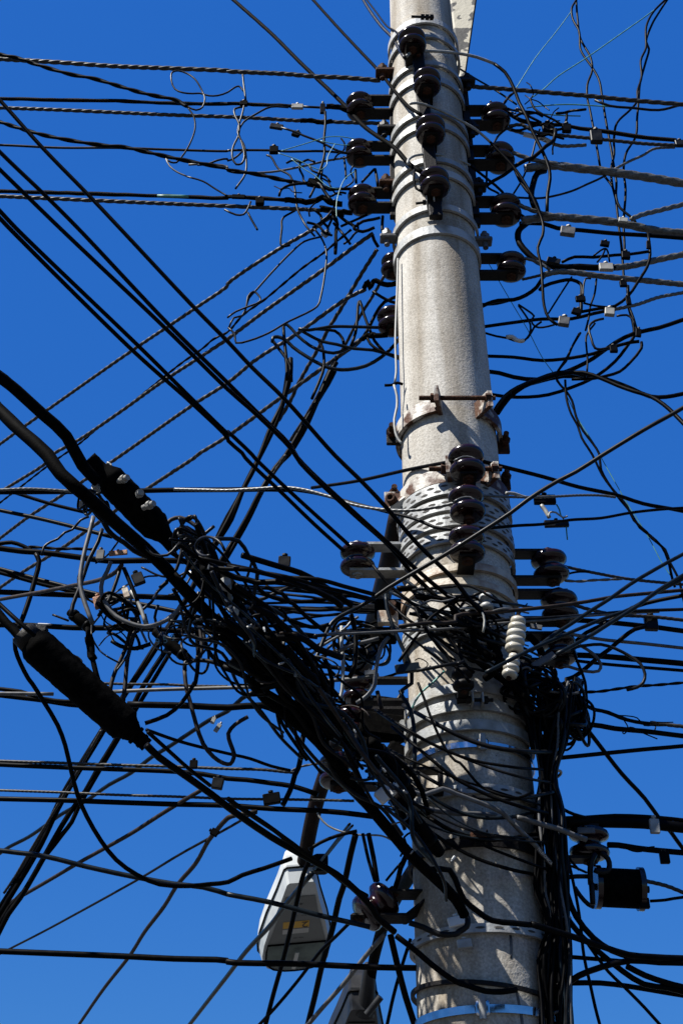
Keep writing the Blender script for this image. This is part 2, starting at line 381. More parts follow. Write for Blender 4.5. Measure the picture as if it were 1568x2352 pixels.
# two rusty clamps
def clamp(y, wpx, g0, g1, label, ears):
    z = zfront(y); p0 = Vector((POLE_X, POLE_Y - prad(z), z)); wid = px2m(wpx, p0) / .8
    t = thing('pole_clamp', label, 'clamp', (POLE_X, POLE_Y, z), 'rusty bolted clamps on the pole')
    for (a0, a1) in ((g1, 170), (-170, g0)):
        P, Nn, W = arc(z, R(a0), R(a1), .011, 0, 0, 30); k = MB(); strip(k, P, Nn, wid, .011, W); k.build('half_shell', 'paintrust', t)
    cs = []
    for q in (g0, g1):
        a = R(q); d = Vector((math.sin(a), -math.cos(a), 0)); c = Vector((POLE_X, POLE_Y, z)) + d * (prad(z) + .030); cs.append(c)
        k = MB(); obox(k, c, XA, UP, d, .013, wid * 1.2, .062, .05); k.build('ear', 'paintrust', t)
    y0 = (cs[0].y + cs[1].y) / 2 - .012
    a = Vector((cs[0].x - .05, y0, z + wid * .12)); b = Vector((cs[1].x + .03, y0, z + wid * .12))
    k = MB(); rod(k, a, b, .0065); rod(k, a + XA * .030, a + XA * .046, .013, 6); rod(k, b - XA * .026, b - XA * .012, .013, 6); k.build('bolt', 'rust', t)
    for (ex, ey, sgn) in ears:
        c = pt(ex, ey, 0); k = MB(); obox(k, c + Vector((sgn * .012, 0, 0)), XA, UP, YA, .050, .040, .012, .05); k.build('side_ear', 'rust' if sgn < 0 else 'darksteel', t)
        k = MB(); rod(k, c - YA * .05 + UP * .01, c + YA * .03 + UP * .01, .0075); rod(k, c - YA * .026 + UP * .01, c - YA * .010 + UP * .01, .014, 6); k.build('side_bolt', 'rust', t)
clamp(934, 31, -14, 31, 'rust streaked white clamp with a long threaded bolt on the bare pole', [(898, 1008, 1), (1158, 1028, -1)])
clamp(1098, 32, -8, 30, 'rusty white clamp with a big round nut above the perforated straps', [(904, 1150, 1), (1160, 1112, -1)])
k = thing('round_nut', 'large rusty hollow nut on the white lug left of the pole', 'nut', pt(899, 1147, -.06))
m = MB(); c = pt(899, 1147, -.06); lathe(m, c, Vector((-.35, -.9, -.1)), [(-.01, .0135), (.012, .0135), (.012, .007), (.0, .006)], 20); m.build('ring', 'rust', k)
k = thing('clamp_lug', 'white painted lug with rust edges left of the perforated straps', 'lug', pt(905, 1150, -.03))
m = MB(); a, b, c, e = pt(882, 1130, -.045), pt(930, 1128, -.045), pt(950, 1100, -.09), pt(962, 1118, -.09); f_ = pt(930, 1178, -.045); g_ = pt(884, 1174, -.045)
n_ = Vector((0, .006, 0)); Q = [a, b, c, e, f_, g_]
m.add(Q + [q + n_ for q in Q], [(0, 1, 2, 3, 4, 5), tuple(range(6, 12))[::-1]] + [(i, (i + 1) % 6, 6 + (i + 1) % 6, 6 + i) for i in range(6)]); m.build('plate', 'paintrust', k)
k = thing('clamp_lug', 'rusty bolt bracket left of the pole beside the wire tangle', 'lug', pt(890, 1420, 0))
m = MB(); c = pt(890, 1420, -.02); obox(m, c, XA, UP, YA, .05, .035, .02, .06); m.build('plate', 'cream', k)
m = MB(); rod(m, c + Vector((.01, -.04, .02)), c + Vector((.01, .03, .0)), .009); m.build('bolt', 'rust', k)

# ------------------------------------------------------------------ insulators
def spool_prof(D, H):
    return [(-.5 * H, .26 * D), (-.49 * H, .40 * D), (-.42 * H, .475 * D), (-.32 * H, .5 * D), (-.22 * H, .485 * D), (-.15 * H, .40 * D), (-.09 * H, .31 * D), (0, .285 * D),
            (.09 * H, .31 * D), (.15 * H, .40 * D), (.22 * H, .485 * D), (.32 * H, .5 * D), (.42 * H, .475 * D), (.49 * H, .40 * D), (.5 * H, .26 * D)]
def insulator(x, y, dpx, d, to, label, group='brown porcelain spool insulators', m='porcelain', bm='darksteel', axis=UP, hk=.68, br=True, reach=None):
    c = pt(x, y, d); D = px2m(dpx * 1.10, c); H = D * hk; axis = (Vector(axis).normalized() + Vector((random.uniform(-.07, .07), random.uniform(-.05, .05), 0))).normalized()
    t = thing('spool_insulator', label, 'insulator', c, group)
    k = MB(); lathe(k, c, axis, spool_prof(D, H), 28); k.build('spool', m, t)
    k = MB(); rod(k, c - axis * H * .78, c + axis * H * .78, D * .085, 10); rod(k, c - axis * H * .72, c - axis * H * .62, D * .17, 6); rod(k, c + axis * H * .62, c + axis * H * .74, D * .17, 6); k.build('bolt', 'rust' if bm == 'darksteel' else 'steel', t)
    if br:
        to = Vector(to).normalized(); L = reach
        if L is None:
            r = Vector((POLE_X - c.x, POLE_Y - c.y, 0)).length; L = max(.03, r - prad(c.z) + .008)
        for s in (-1, 1):
            a = c - to * D * .22 + axis * s * H * .57; b = c + to * L + axis * s * H * .57
            k = MB(); P = [a, a.lerp(b, .5), b]; sd = to.cross(axis).normalized(); strip(k, P, [axis] * 3, D * .46, .007, [sd] * 3); k.build('strap', bm, t)
        k = MB(); obox(k, c + to * L, to.cross(axis), axis, to, D * .5, H * 1.30, .010, .05); k.build('back_plate', bm, t)
    return t
FR = (0, 1, 0)
def rack_bar(x0, y0, x1, y1, d0, d1, wpx, label):
    a, b = pt(x0, y0, d0), pt(x1, y1, d1); t = thing('rack_bar', label, 'bar', b, 'upright bars of the insulator racks'); k = MB()
    obox(k, (a + b) / 2, XA, YA, b - a, px2m(wpx, b), .022, (b - a).length, .1); k.build('bar', 'darksteel', t)
    for f in (.12, .5, .88):
        c = a.lerp(b, f); k = MB(); rod(k, c - YA * .02, c + YA * .01, .008, 6); k.build('bolt', 'rust', t)
rack_bar(955, 92, 1001, 500, -.135, -.150, 30, 'black upright bar carrying the front column of brown insulators')
rack_bar(903, 150, 905, 500, .0, .0, 20, 'black upright bar of the left insulator rack against the pole edge')
rack_bar(1062, 180, 1094, 520, .0, .0, 18, 'black upright bar of the upper right insulators against the pole edge')
def df(y): z = zfront(y); return -prad(z)
for (x, y, dp, lab) in ((946, 97, 58, 'topmost brown insulator on the pole front, grey wire leaving right'), (980, 190, 58, 'second brown insulator from the top on the pole front'), (988, 300, 62, 'third brown insulator from the top on the pole front'), (997, 421, 64, 'fourth and lowest brown insulator of the upper front column')):
    insulator(x, y, dp, df(y) - .060, FR, lab)
for (x, y, dp, lab) in ((826, 246, 58, 'topmost brown insulator left of the pole'), (824, 352, 56, 'middle brown insulator left of the pole, pale wires knotted round it'), (832, 460, 62, 'lowest brown insulator of the upper left column')):
    insulator(x, y, dp, 0, (1, 0, 0), lab)
for (x, y, dp, lab) in ((1137, 271, 60, 'topmost brown insulator right of the pole'), (1147, 363, 62, 'second brown insulator from the top right of the pole'), (1160, 483, 66, 'third brown insulator from the top right of the pole'), (1173, 613, 62, 'lowest brown insulator of the upper right column, standing clear of wires')):
    insulator(x, y, dp, 0, (-1, 0, 0), lab)
insulator(905, 612, 56, .06, (1, .2, 0), 'half hidden brown insulator behind the left edge of the pole, upper one')
insulator(901, 738, 64, .06, (1, .2, 0), 'half hidden brown insulator behind the left edge of the pole, lower one')
# three spools on one rod in front of the straps
for i, y in enumerate((1066, 1159, 1252)):
    insulator(1071, y, 76, -.195, FR, ('top', 'middle', 'bottom')[i] + ' brown insulator of the vertical stack before the perforated straps', br=(i != 1), hk=.80)
insulator(821, 1286, 74, -.02, (1, 0, 0), 'brown insulator with a grey steel clevis left of the perforated straps', bm='steel', hk=.75)
insulator(1262, 1303, 76, 0, (-1, 0, 0), 'upper black looking insulator right of the perforated straps', hk=.75)
insulator(1284, 1396, 78, 0, (-1, 0, 0), 'middle black looking insulator right of the pole above the fan of cables', hk=.75)
insulator(1282, 1492, 74, .03, (-1, 0, 0), 'lower black looking insulator behind the fan of cables right of the pole', hk=.75)
insulator(820, 1588, 62, .08, (1, 0, 0), 'brown insulator with bright glints in the dark tangle, topmost of the lower left column', hk=.7)
insulator(806, 1664, 72, .08, (1, 0, 0), 'brown insulator in the dark tangle left of the three wide bands', hk=.75)
insulator(776, 1772, 80, .06, (1, 0, 0), 'large brown insulator above the street lamp arm', hk=.75)
insulator(905, 1795, 60, -.14, (1, 0, 0), 'brown insulator buried in cables left of the shiny buckle strap', hk=.7)
insulator(862, 2082, 82, -.05, (1, 0, 0), 'purple brown insulator with pale cap beside the street lamp', axis=(.75, .15, .65), hk=.9)
insulator(1352, 1938, 84, .02, (-1, 0, 0), 'black looking insulator under the thick cable bar right of the pole', hk=.7)
insulator(1116, 1384, 30, -.20, FR, 'small grey insulator just below the cream straps', m='steel', br=False, hk=1.2)
insulator(1062, 1562, 46, -.20, FR, 'small grey spool in the tangle below the white ceramic stack', m='darksteel', hk=.9)
# bolts of the racks left and right of the pole
for (x, y, lab) in ((878, 165, 'rust topped bolt left of the pole holding the highest wire'), (882, 296, 'bolt left of the pole between the first and second left insulators'), (886, 420, 'rusty bolt left of the pole above the lowest left insulator'), (888, 545, 'pale square bolted lug left of the widest strap'), (1074, 188, 'bolt right of the pole under the peeling board'), (1083, 296, 'bolt right of the pole beside the second right insulator'), (1100, 428, 'bolt right of the pole above the third right insulator'), (1113, 552, 'pale bolt right of the pole above the lowest right insulator')):
    c = pt(x, y, -.02); s = px2m(1, c)
    t = thing('rack_bolt', lab, 'bolt', c, 'bolts of the insulator racks')
    mm = 'grey' if 'pale' in lab else ('rust' if 'rust' in lab else 'darksteel')
    k = MB(); rod(k, c - UP * 26 * s, c + UP * 26 * s, 6.5 * s); k.build('shank', mm, t)
    k = MB(); rod(k, c + UP * 4 * s, c + UP * 16 * s, 12 * s, 6); k.build('nut', mm, t)
    sg = 1 if x < 1000 else -1
    k = MB(); obox(k, c + XA * sg * 10 * s - UP * 4 * s, XA, YA, UP, 52 * s, 26 * s, 12 * s, .1); k.build('lug', mm, t)

# white ceramic stack
def stack(pa, pb, label, sheds, m):
    a, b = pa, pb; ax = b - a; L = ax.length
    t = thing('ceramic_insulator', label, 'insulator', b); k = MB(); pr = [(0, sheds[0] * .55)]; n = len(sheds); h = L / n
    for i, r in enumerate(sheds):
        pr += [(h * (i + .08), r * .80), (h * (i + .2), r * .97), (h * (i + .5), r), (h * (i + .72), r * .95), (h * (i + .84), r * .80), (h * (i + .96), r * .72)]
    pr += [(L, sheds[-1] * .4)]
    lathe(k, a, ax, pr, 28); k.build('body', m, t)
    k = MB(); rod(k, a - ax * .08, b + ax * .08, .006); k.build('pin', 'rust', t)
c0 = pt(1190, 1420, -.225); s = px2m(1, c0) * .88
stack(c0, pt(1179, 1498, -.225), 'stack of white ceramic discs right of the pole among the cables, upper piece', [20 * s, 24 * s, 25 * s, 25 * s, 24 * s], 'ceramic')
stack(pt(1181, 1503, -.225), pt(1168, 1556, -.225), 'short white ceramic piece under the taller white stack', [14 * s, 19 * s, 21 * s, 20 * s], 'ceramic')

# ------------------------------------------------------------------ splice closures and fittings
def axis_tool(pa, pb):
    ax = (pb - pa); L = ax.length; ax.normalize(); u, v = frame(ax); return ax, L, u, v
# cable splice sleeve at the left
a, b = pt(62, 1462, -.55), pt(338, 1712, -.45); ax, L, u, v = axis_tool(a, b); s = px2m(1, a.lerp(b, .5))
t = thing('splice_sleeve', 'fat black ribbed splice sleeve hanging on a cable at the left edge', 'splice sleeve', a)
k = MB(); P = [a.lerp(b, i / 60) for i in range(61)]
def slv(q):
    base = 43 * s * (1 - .10 * q); e = min(1, .55 + q * 5) if q < .1 else (max(.42, (1 - q) * 5) if q > .82 else 1)
    return base * e
tube(k, P, slv, 20, rough=.02); k.build('body', 'dull', t)
k = MB(); lathe(k, a, ax, [(-.012, 20 * s), (-.012, 30 * s), (.016, 33 * s), (.016, 20 * s)], 20); k.build('end_ring', 'darksteel', t)
k = MB(); obox(k, a + ax * .02 + u * 0 + UP * 34 * s + XA * 12 * s, XA, UP, YA, 26 * s, 18 * s, 26 * s); k.build('clip', 'darksteel', t)
for q, rr in ((.86, 27), (.91, 23), (.96, 18)):
    k = MB(); p = a.lerp(b, q); lathe(k, p, ax, [(-.004, rr * s * .8), (-.003, rr * s), (.003, rr * s), (.004, rr * s * .8)], 18); k.build('ridge', 'dull', t)
# terminal closure on the thick trunk cable
a, b = pt(205, 1052, -.60), pt(408, 1262, -.45); ax, L, u, v = axis_tool(a, b); s = px2m(1, a.lerp(b, .5))
t = thing('terminal_closure', 'long black cable terminal with grey screw stubs on the thick trunk cable', 'cable terminal', a)
k = MB(); P = [a.lerp(b, i / 40) for i in range(41)]
tube(k, P, lambda q: s * (18 + 18 * max(0, min(1, (q - .12) / .10)) - 17 * max(0, min(1, (q - .74) / .12))), 16, rough=.03); k.build('body', 'dull', t)
for (x, y, dx, dy) in ((272, 1106, 22, -10), (330, 1166, 24, -10), (225, 1128, -8, -14), (196, 1158, -10, 0), (318, 1138, 6, -8)):
    c = pt(x, y, -.58); e = pt(x + dx, y + dy, -.60); k = MB(); rod(k, c, e, 7 * s, 14); rod(k, c.lerp(e, .45), c.lerp(e, .7), 10 * s, 8); k.build('stub', 'tie', t)
a, b = pt(420, 1215, -.40), pt(500, 1330, -.35); s = px2m(1, a)
t = thing('cable_splice', 'black taped cable splice with a handwritten number tag in the dark tangle', 'splice', a)
k = MB(); tube(k, [a.lerp(b, i / 16) for i in range(17)], lambda q: s * (14 + 20 * math.sin(math.pi * q)), 14, rough=.02); k.build('body', 'dull', t)
def dT(y):                      # the tangle comes towards the camera the further left and up it hangs
    t = max(-.1, min(1.1, (y - 1222) / 838)); return -1.02 + .72 * t
def clump(name, label, x0, y0, x1, y1, r, d, m='dull'):
    a, b = (pt(x0, y0, dT(y0)), pt(x1, y1, dT(y1))) if 'number' not in label and 'leads' not in label else (pt(x0, y0, d), pt(x1, y1, d)); s = px2m(1, a); t = thing(name, label, 'splice', a); k = MB(); r *= .62
    tube(k, [a.lerp(b, i / 18) for i in range(19)], lambda q: s * r * (.55 + .45 * math.sin(math.pi * (.08 + .84 * q))), 14, rough=.025); k.build('body', m, t)
    for q in (.2, .75):
        c = a.lerp(b, q); ax = (b - a).normalized(); k = MB(); lathe(k, c, ax, [(-.005, r * s * .8), (-.004, r * s * 1.02), (.004, r * s * 1.02), (.005, r * s * .8)], 14); k.build('tape_ring', 'black', t)
clump('cable_splice', 'black taped splice in the densest part of the tangle, upper one', 470, 1300, 560, 1410, 30, -.3)
clump('cable_splice', 'black taped splice in the densest part of the tangle, lower one', 590, 1440, 700, 1560, 32, -.28)
clump('cable_splice', 'black taped splice behind the hanging drop cable above the street lamp', 690, 1570, 790, 1690, 34, -.25)
clump('cable_splice', 'black splice above the large brown insulator', 790, 1690, 880, 1760, 34, -.22)
clump('cable_splice', 'black splice in front of the three wide bands at their left', 850, 1700, 945, 1830, 34, -.26)
clump('cable_splice', 'black splice where the diagonal cables reach the pole', 905, 1830, 1010, 1960, 32, -.26)
clump('cable_splice', 'black splice left of the numbered tag', 355, 1450, 440, 1520, 22, -.28)
clump('cable_splice', 'black splice under the row of grey drop leads', 160, 1405, 215, 1448, 22, -.4)

def conn(x, y, w, h, ang, m, label, d, name='wire_connector', group='small connectors clamped on the wires', depthk=.5, cat='connector', screw=True):
    c = pt(x, y, d); s = px2m(1, c) * (.8 if x > 1150 and y < 830 else 1); a = R(ang); ax = Vector((math.cos(a), 0, -math.sin(a))); ay = Vector((math.sin(a), 0, math.cos(a)))
    t = thing(name, label, cat, c, group); k = MB(); obox(k, c, ax, ay, YA, w * s, h * s, min(w, h) * s * depthk, .07); k.build('body', m, t)
    if screw:
        k = MB(); rod(k, c + ay * h * s * .4, c + ay * h * s * .68, min(w, h) * .17 * s, 8); rod(k, c + ay * h * s * .6, c + ay * h * s * .74, min(w, h) * .26 * s, 6); k.build('screw', 'darksteel' if m in ('dull', 'black') else m, t)
    return t
C_ = [
 (683, 245, 27, 15, 2, 'tie', 'pale rectangular connector on the fuzzy wire left of the topmost left insulator', 0),
 (560, 238, 18, 16, 0, 'dull', 'black clamp on the fuzzy wire left of the pale connector', 0),
 (635, 291, 30, 15, 14, 'dark', 'grey barrel connector at the end of the thin green wire', 0),
 (680, 308, 18, 16, 25, 'dull', 'black nut clamp right of the grey barrel connector', 0),
 (629, 345, 20, 22, 0, 'dull', 'black clamp on the thin line left of the middle left insulator', 0),
 (723, 421, 34, 22, 15, 'dull', 'black lumpy clamp above the lowest left insulators wires', 0),
 (597, 463, 20, 20, 0, 'dull', 'black clamp hanging under the fuzzy line, left one', 0),
 (548, 452, 30, 12, 3, 'dull', 'long black sleeve on the lower fuzzy line', 0),
 (748, 537, 18, 16, -45, 'pale', 'small pale connector on a wire below the left insulators', 0),
 (741, 250, 12, 34, 0, 'black', 'black taped joint between the fuzzy wire and the topmost left insulator', 0),
 (1188, 253, 15, 12, 0, 'dark', 'small grey clip right of the topmost right insulator', -.02),
 (1258, 295, 34, 38, 0, 'black', 'larger black clamp on the wires right of the topmost right insulator', 0),
 (1300, 295, 26, 34, 4, 'black', 'narrow black clamp with a shiny edge beside the larger black clamp', 0),
 (1368, 315, 34, 50, 2, 'dark', 'grey wedge clamp under the crossing twisted wires', 0),
 (1560, 330, 28, 24, 0, 'dark', 'grey clamp at the right edge of the picture', 0),
 (1430, 506, 26, 18, 10, 'pale', 'white connector on the big stranded conductor at right', .0),
 (1303, 532, 42, 32, 12, 'grey', 'grey clamp tilted under the big stranded conductor', -.01),
 (1388, 560, 26, 20, 15, 'black', 'black lumpy tap below the big stranded conductor', 0),
 (1436, 587, 24, 28, 5, 'black', 'black tap on the thin wires right of the lumpy tap', 0),
 (1488, 563, 12, 32, 8, 'black', 'slim black connector under the right end of the conductors', 0),
 (1270, 600, 38, 22, 18, 'dark', 'grey half sleeve where the big loop meets the conductor', -.01),
 (1391, 614, 40, 27, 2, 'tie', 'pale wrapped connector on the middle right conductor', -.01),
 (1332, 687, 28, 20, 0, 'black', 'black round tap hanging inside the wire loop', 0),
 (1430, 652, 20, 22, 0, 'black', 'small black tap under the middle right conductor', 0),
 (1323, 716, 26, 22, 25, 'black', 'black angled tap above the grey clamp of the lower loop', 0),
 (1294, 739, 32, 32, 12, 'grey', 'grey clamp at the bottom of the hanging loop', -.01),
 (1399, 717, 28, 28, 8, 'tie', 'pale bolted clamp with a strand leaving right', -.01),
 (1442, 690, 14, 34, 0, 'black', 'upright black sleeve right of the pale bolted clamp', 0),
 (1408, 802, 22, 24, 0, 'black', 'black clamp on the lowest looping cable', 0),
 (1465, 765, 16, 30, 10, 'black', 'black wrapped joint right of the lowest loops', 0),
 (1250, 1148, 50, 24, 0, 'black', 'flat black box on the grey service wire right of the clamp', -.05),
 (1277, 1203, 56, 18, -2, 'dark', 'flat dark anchor body below the flat black box', -.05),
 (653, 1292, 28, 30, 3, 'dark', 'grey clamp with two feet on the twisted wire left of the clevis insulator', -.02),
 (1494, 1432, 30, 36, 2, 'dark', 'grey clamp with two feet at the right among the fan of cables', .05),
 (1247, 1517, 62, 16, -32, 'grey', 'long grey wedge plate beside the white ceramic pieces', -.16),
 (1230, 1440, 28, 12, 10, 'grey', 'small grey wedge right of the white ceramic stack', -.15),
 (445, 1756, 18, 20, 0, 'black', 'black square clip on the long diagonal cable', -.1),
 (500, 1800, 26, 26, 10, 'dark', 'grey clip where the long diagonal cable crosses the level cables', -.1),
 (493, 1912, 16, 18, -60, 'dull', 'wire wrapped joint on the steep brown drop wire', 0),
 (624, 1835, 40, 26, -10, 'black', 'black strain clamp left of the street lamp arm', 0),
 (230, 1383, 28, 30, -18, 'rustred', 'rust orange square terminal hanging among the grey leads', -.45),
 (272, 1270, 42, 12, -6, 'rustred', 'flat rust coloured block joining two grey leads', -.47),
 (231, 1275, 18, 26, 0, 'grey', 'grey ring clamp left of the flat rust block', -.46),
 (318, 1330, 26, 30, -25, 'dark', 'bluish connector right of the flat rust block', -.46),
 (290, 1362, 14, 26, -20, 'cream', 'pale orange edged block on the bundle of leads', -.46),
 (540, 1405, 18, 16, 8, 'pale', 'pale square clip under the dark tangle at left', -.34),
 (580, 1436, 12, 18, 20, 'grey', 'pale blue plug in the dark tangle', -.34),
 (648, 1472, 12, 18, 10, 'tie', 'white U shaped clip in the middle of the dark tangle', -.36),
 (546, 1522, 34, 30, 30, 'dark', 'dark rounded clamp below the dark tangle', -.34),
 (696, 1340, 30, 14, -22, 'pale', 'pale end grip on the grey rod left of the pole', -.25),
 (885, 1822, 32, 46, 50, 'whitepaint', 'bright white connector block left of the shiny buckle strap', -.33),
 (935, 1535, 56, 22, -8, 'blue', 'blue grey anchor box left of the pole at the tangles lower edge', -.25),
 (850, 1545, 26, 12, -8, 'alu', 'ribbed metal ferrule left of the blue grey anchor box', -.25),
 (1372, 1888, 0, 0, 0, 'black', '', 0),
 (1502, 1898, 22, 34, 2, 'steel', 'metal buckle round the thick cable bar at right', -.03),
 (1525, 1970, 22, 28, 0, 'black', 'black hanger clip under the cable at the right edge', 0),
 (1345, 1908, 40, 14, 0, 'grey', 'grey plate above the black looking insulator right of the pole', -.03),
 (1478, 2075, 24, 24, 0, 'black', 'black end nut at the right of the square black drum', 0),
 (1048, 2116, 40, 22, -14, 'whitepaint', 'bright white plate hooked under a cable on the lower pole', -.150),
 (1066, 2168, 34, 20, -8, 'galv', 'pale folded strap end on the lower pole', -.146),
 (500, 1672, 10, 22, 30, 'tie', 'pale clip on the wires below the hook shaped leads', -.2),
 (490, 1655, 9, 16, 20, 'tie', 'tiny pale clip above the other pale clip', -.2),
 (1098, 1918, 36, 12, 0, 'rust', 'rusty bolted joint on the shaded lower pole', -.2),
]
for (x, y, w_, h_, an, mm, lab, d) in C_:
    if w_: conn(x, y, w_, h_, an, mm, lab, dT(y) - .07 if ('dark tangle' in lab or 'white connector block' in lab) else d)
t = thing('cable_drum', 'square black drum with rounded corners hanging right of the pole', 'drum', pt(1423, 2040, .02))
c = pt(1423, 2040, .02); s = px2m(1, c); ax = Vector((1, 0, -.05)).normalized()
k = MB(); rod(k, c - ax * 50 * s, c + ax * 50 * s, 44 * s, 28); k.build('barrel', 'dull', t)
for q in (-52, 46):
    k = MB(); rod(k, c + ax * (q - 6) * s, c + ax * (q + 6) * s, 49 * s, 28); k.build('flange', 'porcelain', t)
k = MB(); rod(k, c - ax * 66 * s, c + ax * 66 * s, 8 * s); k.build('bolt', 'darksteel', t)

for (x, y, w_, h_, an, lab) in ((880, 1668, 110, 58, 8, 'black bracket plate shading the tangle left of the three wide bands'), (915, 1742, 70, 60, 30, 'black bracket plate under the middle wide band'), (905, 1400, 90, 46, 0, 'black bracket plate left of the cream straps'), (880, 1460, 60, 34, 0, 'black bracket plate behind the twin grey cable left of the pole'), (492, 1332, 110, 52, 46, 'black box shaped splice in the heart of the dark tangle'), (845, 1720, 80, 36, 30, 'black bracket plate above the large brown insulator')):
    c = pt(x, y, dT(y) if 'box' in lab else .05); s = px2m(1, c); a = R(an); ax = Vector((math.cos(a), 0, -math.sin(a))); t = thing('bracket_plate', lab, 'bracket', c, 'black bracket plates in the tangle')
    k = MB(); obox(k, c, ax, Vector((math.sin(a), 0, math.cos(a))), YA, w_ * s, h_ * s, .03, .1); k.build('plate', 'dull', t)
    k = MB(); rod(k, c + ax * w_ * s * .4 - YA * .03, c + ax * w_ * s * .4 + YA * .02, .009, 10); k.build('bolt', 'steel', t)
# tie straps on the vertical bundle
for (x, y, rx, lab) in ((1262, 1782, 26, 'pale tie gathering the vertical cable bundle below the coil'), (1278, 2118, 31, 'grey ring tie round the vertical cable bundle near the drum'), (1277, 2330, 25, 'pale ring tie round the vertical bundle at the bottom edge')):
    c = pt(x, y, -.07); s = px2m(1, c); t = tag(thing('cable_tie', lab, 'tie', c, 'ties round the vertical cable bundle'), lab, 'tie')
    k = MB(); tube(k, [c + Vector((math.cos(q) * rx * s, math.sin(q) * rx * s, .25 * rx * s * math.cos(q))) for q in [2 * math.pi * i / 28 for i in range(29)]], 3.4 * s, 8); k.build('loop', 'tie', t)
# heaps and coils of spare wire
def coil(x, y, d, n, rx, ry, label, name='wire_coil', jit=14, mats=('black', 'black', 'black', 'dark', 'blue')):
    c = pt(x, y, d); s = px2m(1, c); t = thing(name, label, 'coil', c)
    for i in range(n):
        k = MB(); cc = c + Vector((random.uniform(-jit, jit) * s, random.uniform(-.04, .04), random.uniform(-jit, jit) * 1.2 * s)); ra, rb = rx * random.uniform(.5, 1) * s, ry * random.uniform(.55, 1) * s; an = random.uniform(-.5, .6)
        P = []
        for q in range(33):
            a = 2 * math.pi * q / 32 + i; w1 = 1 + .10 * math.sin(2 * a + i) ; x_, z_ = math.cos(a) * ra * w1, math.sin(a) * rb * w1
            P.append(cc + Vector((x_ * math.cos(an) + z_ * math.sin(an), math.sin(2 * a + i) * .02 + x_ * .4, -x_ * math.sin(an) + z_ * math.cos(an))))
        tube(k, P, random.uniform(2.4, 4.2) * s, 8); k.build('turn', random.choice(mats), t)
coil(1306, 1640, -.05, 22, 46, 70, 'tangled coil of spare black wire at the head of the vertical bundle', jit=20)
coil(1222, 1588, -.12, 20, 62, 44, 'heap of slack black wire below the white ceramic pieces', 'wire_heap', 26)
coil(1105, 1462, -.185, 7, 40, 34, 'heap of slack black wire on the pole left of the white ceramic stack', 'wire_heap', 18)
coil(1250, 1680, -.07, 14, 26, 60, 'narrow loops of black wire between the pole and the spare coil', 'wire_heap', 12)
coil(455, 1455, -.33, 6, 56, 50, 'black loops of lead cable gathered under the numbered tag', 'wire_heap', 30)
coil(214, 1150, -.63, 5, 30, 26, 'small black loops at the upper end of the cable terminal', 'wire_heap', 8)
coil(432, 1232, -.52, 7, 36, 28, 'black loops where the cable terminal meets the tangle', 'wire_heap', 14)
coil(268, 1425, -.42, 5, 46, 26, 'black loops at the ends of the grey drop leads', 'wire_heap', 16)
coil(820, 1480, .10, 12, 56, 46, 'slack dark loops in front of the lamp arm left of the pole', 'wire_heap', 26)
coil(1090, 1388, -.20, 5, 60, 22, 'slack wires draped over the cream straps', 'wire_heap', 24, ('black', 'dark', 'brown', 'pale'))

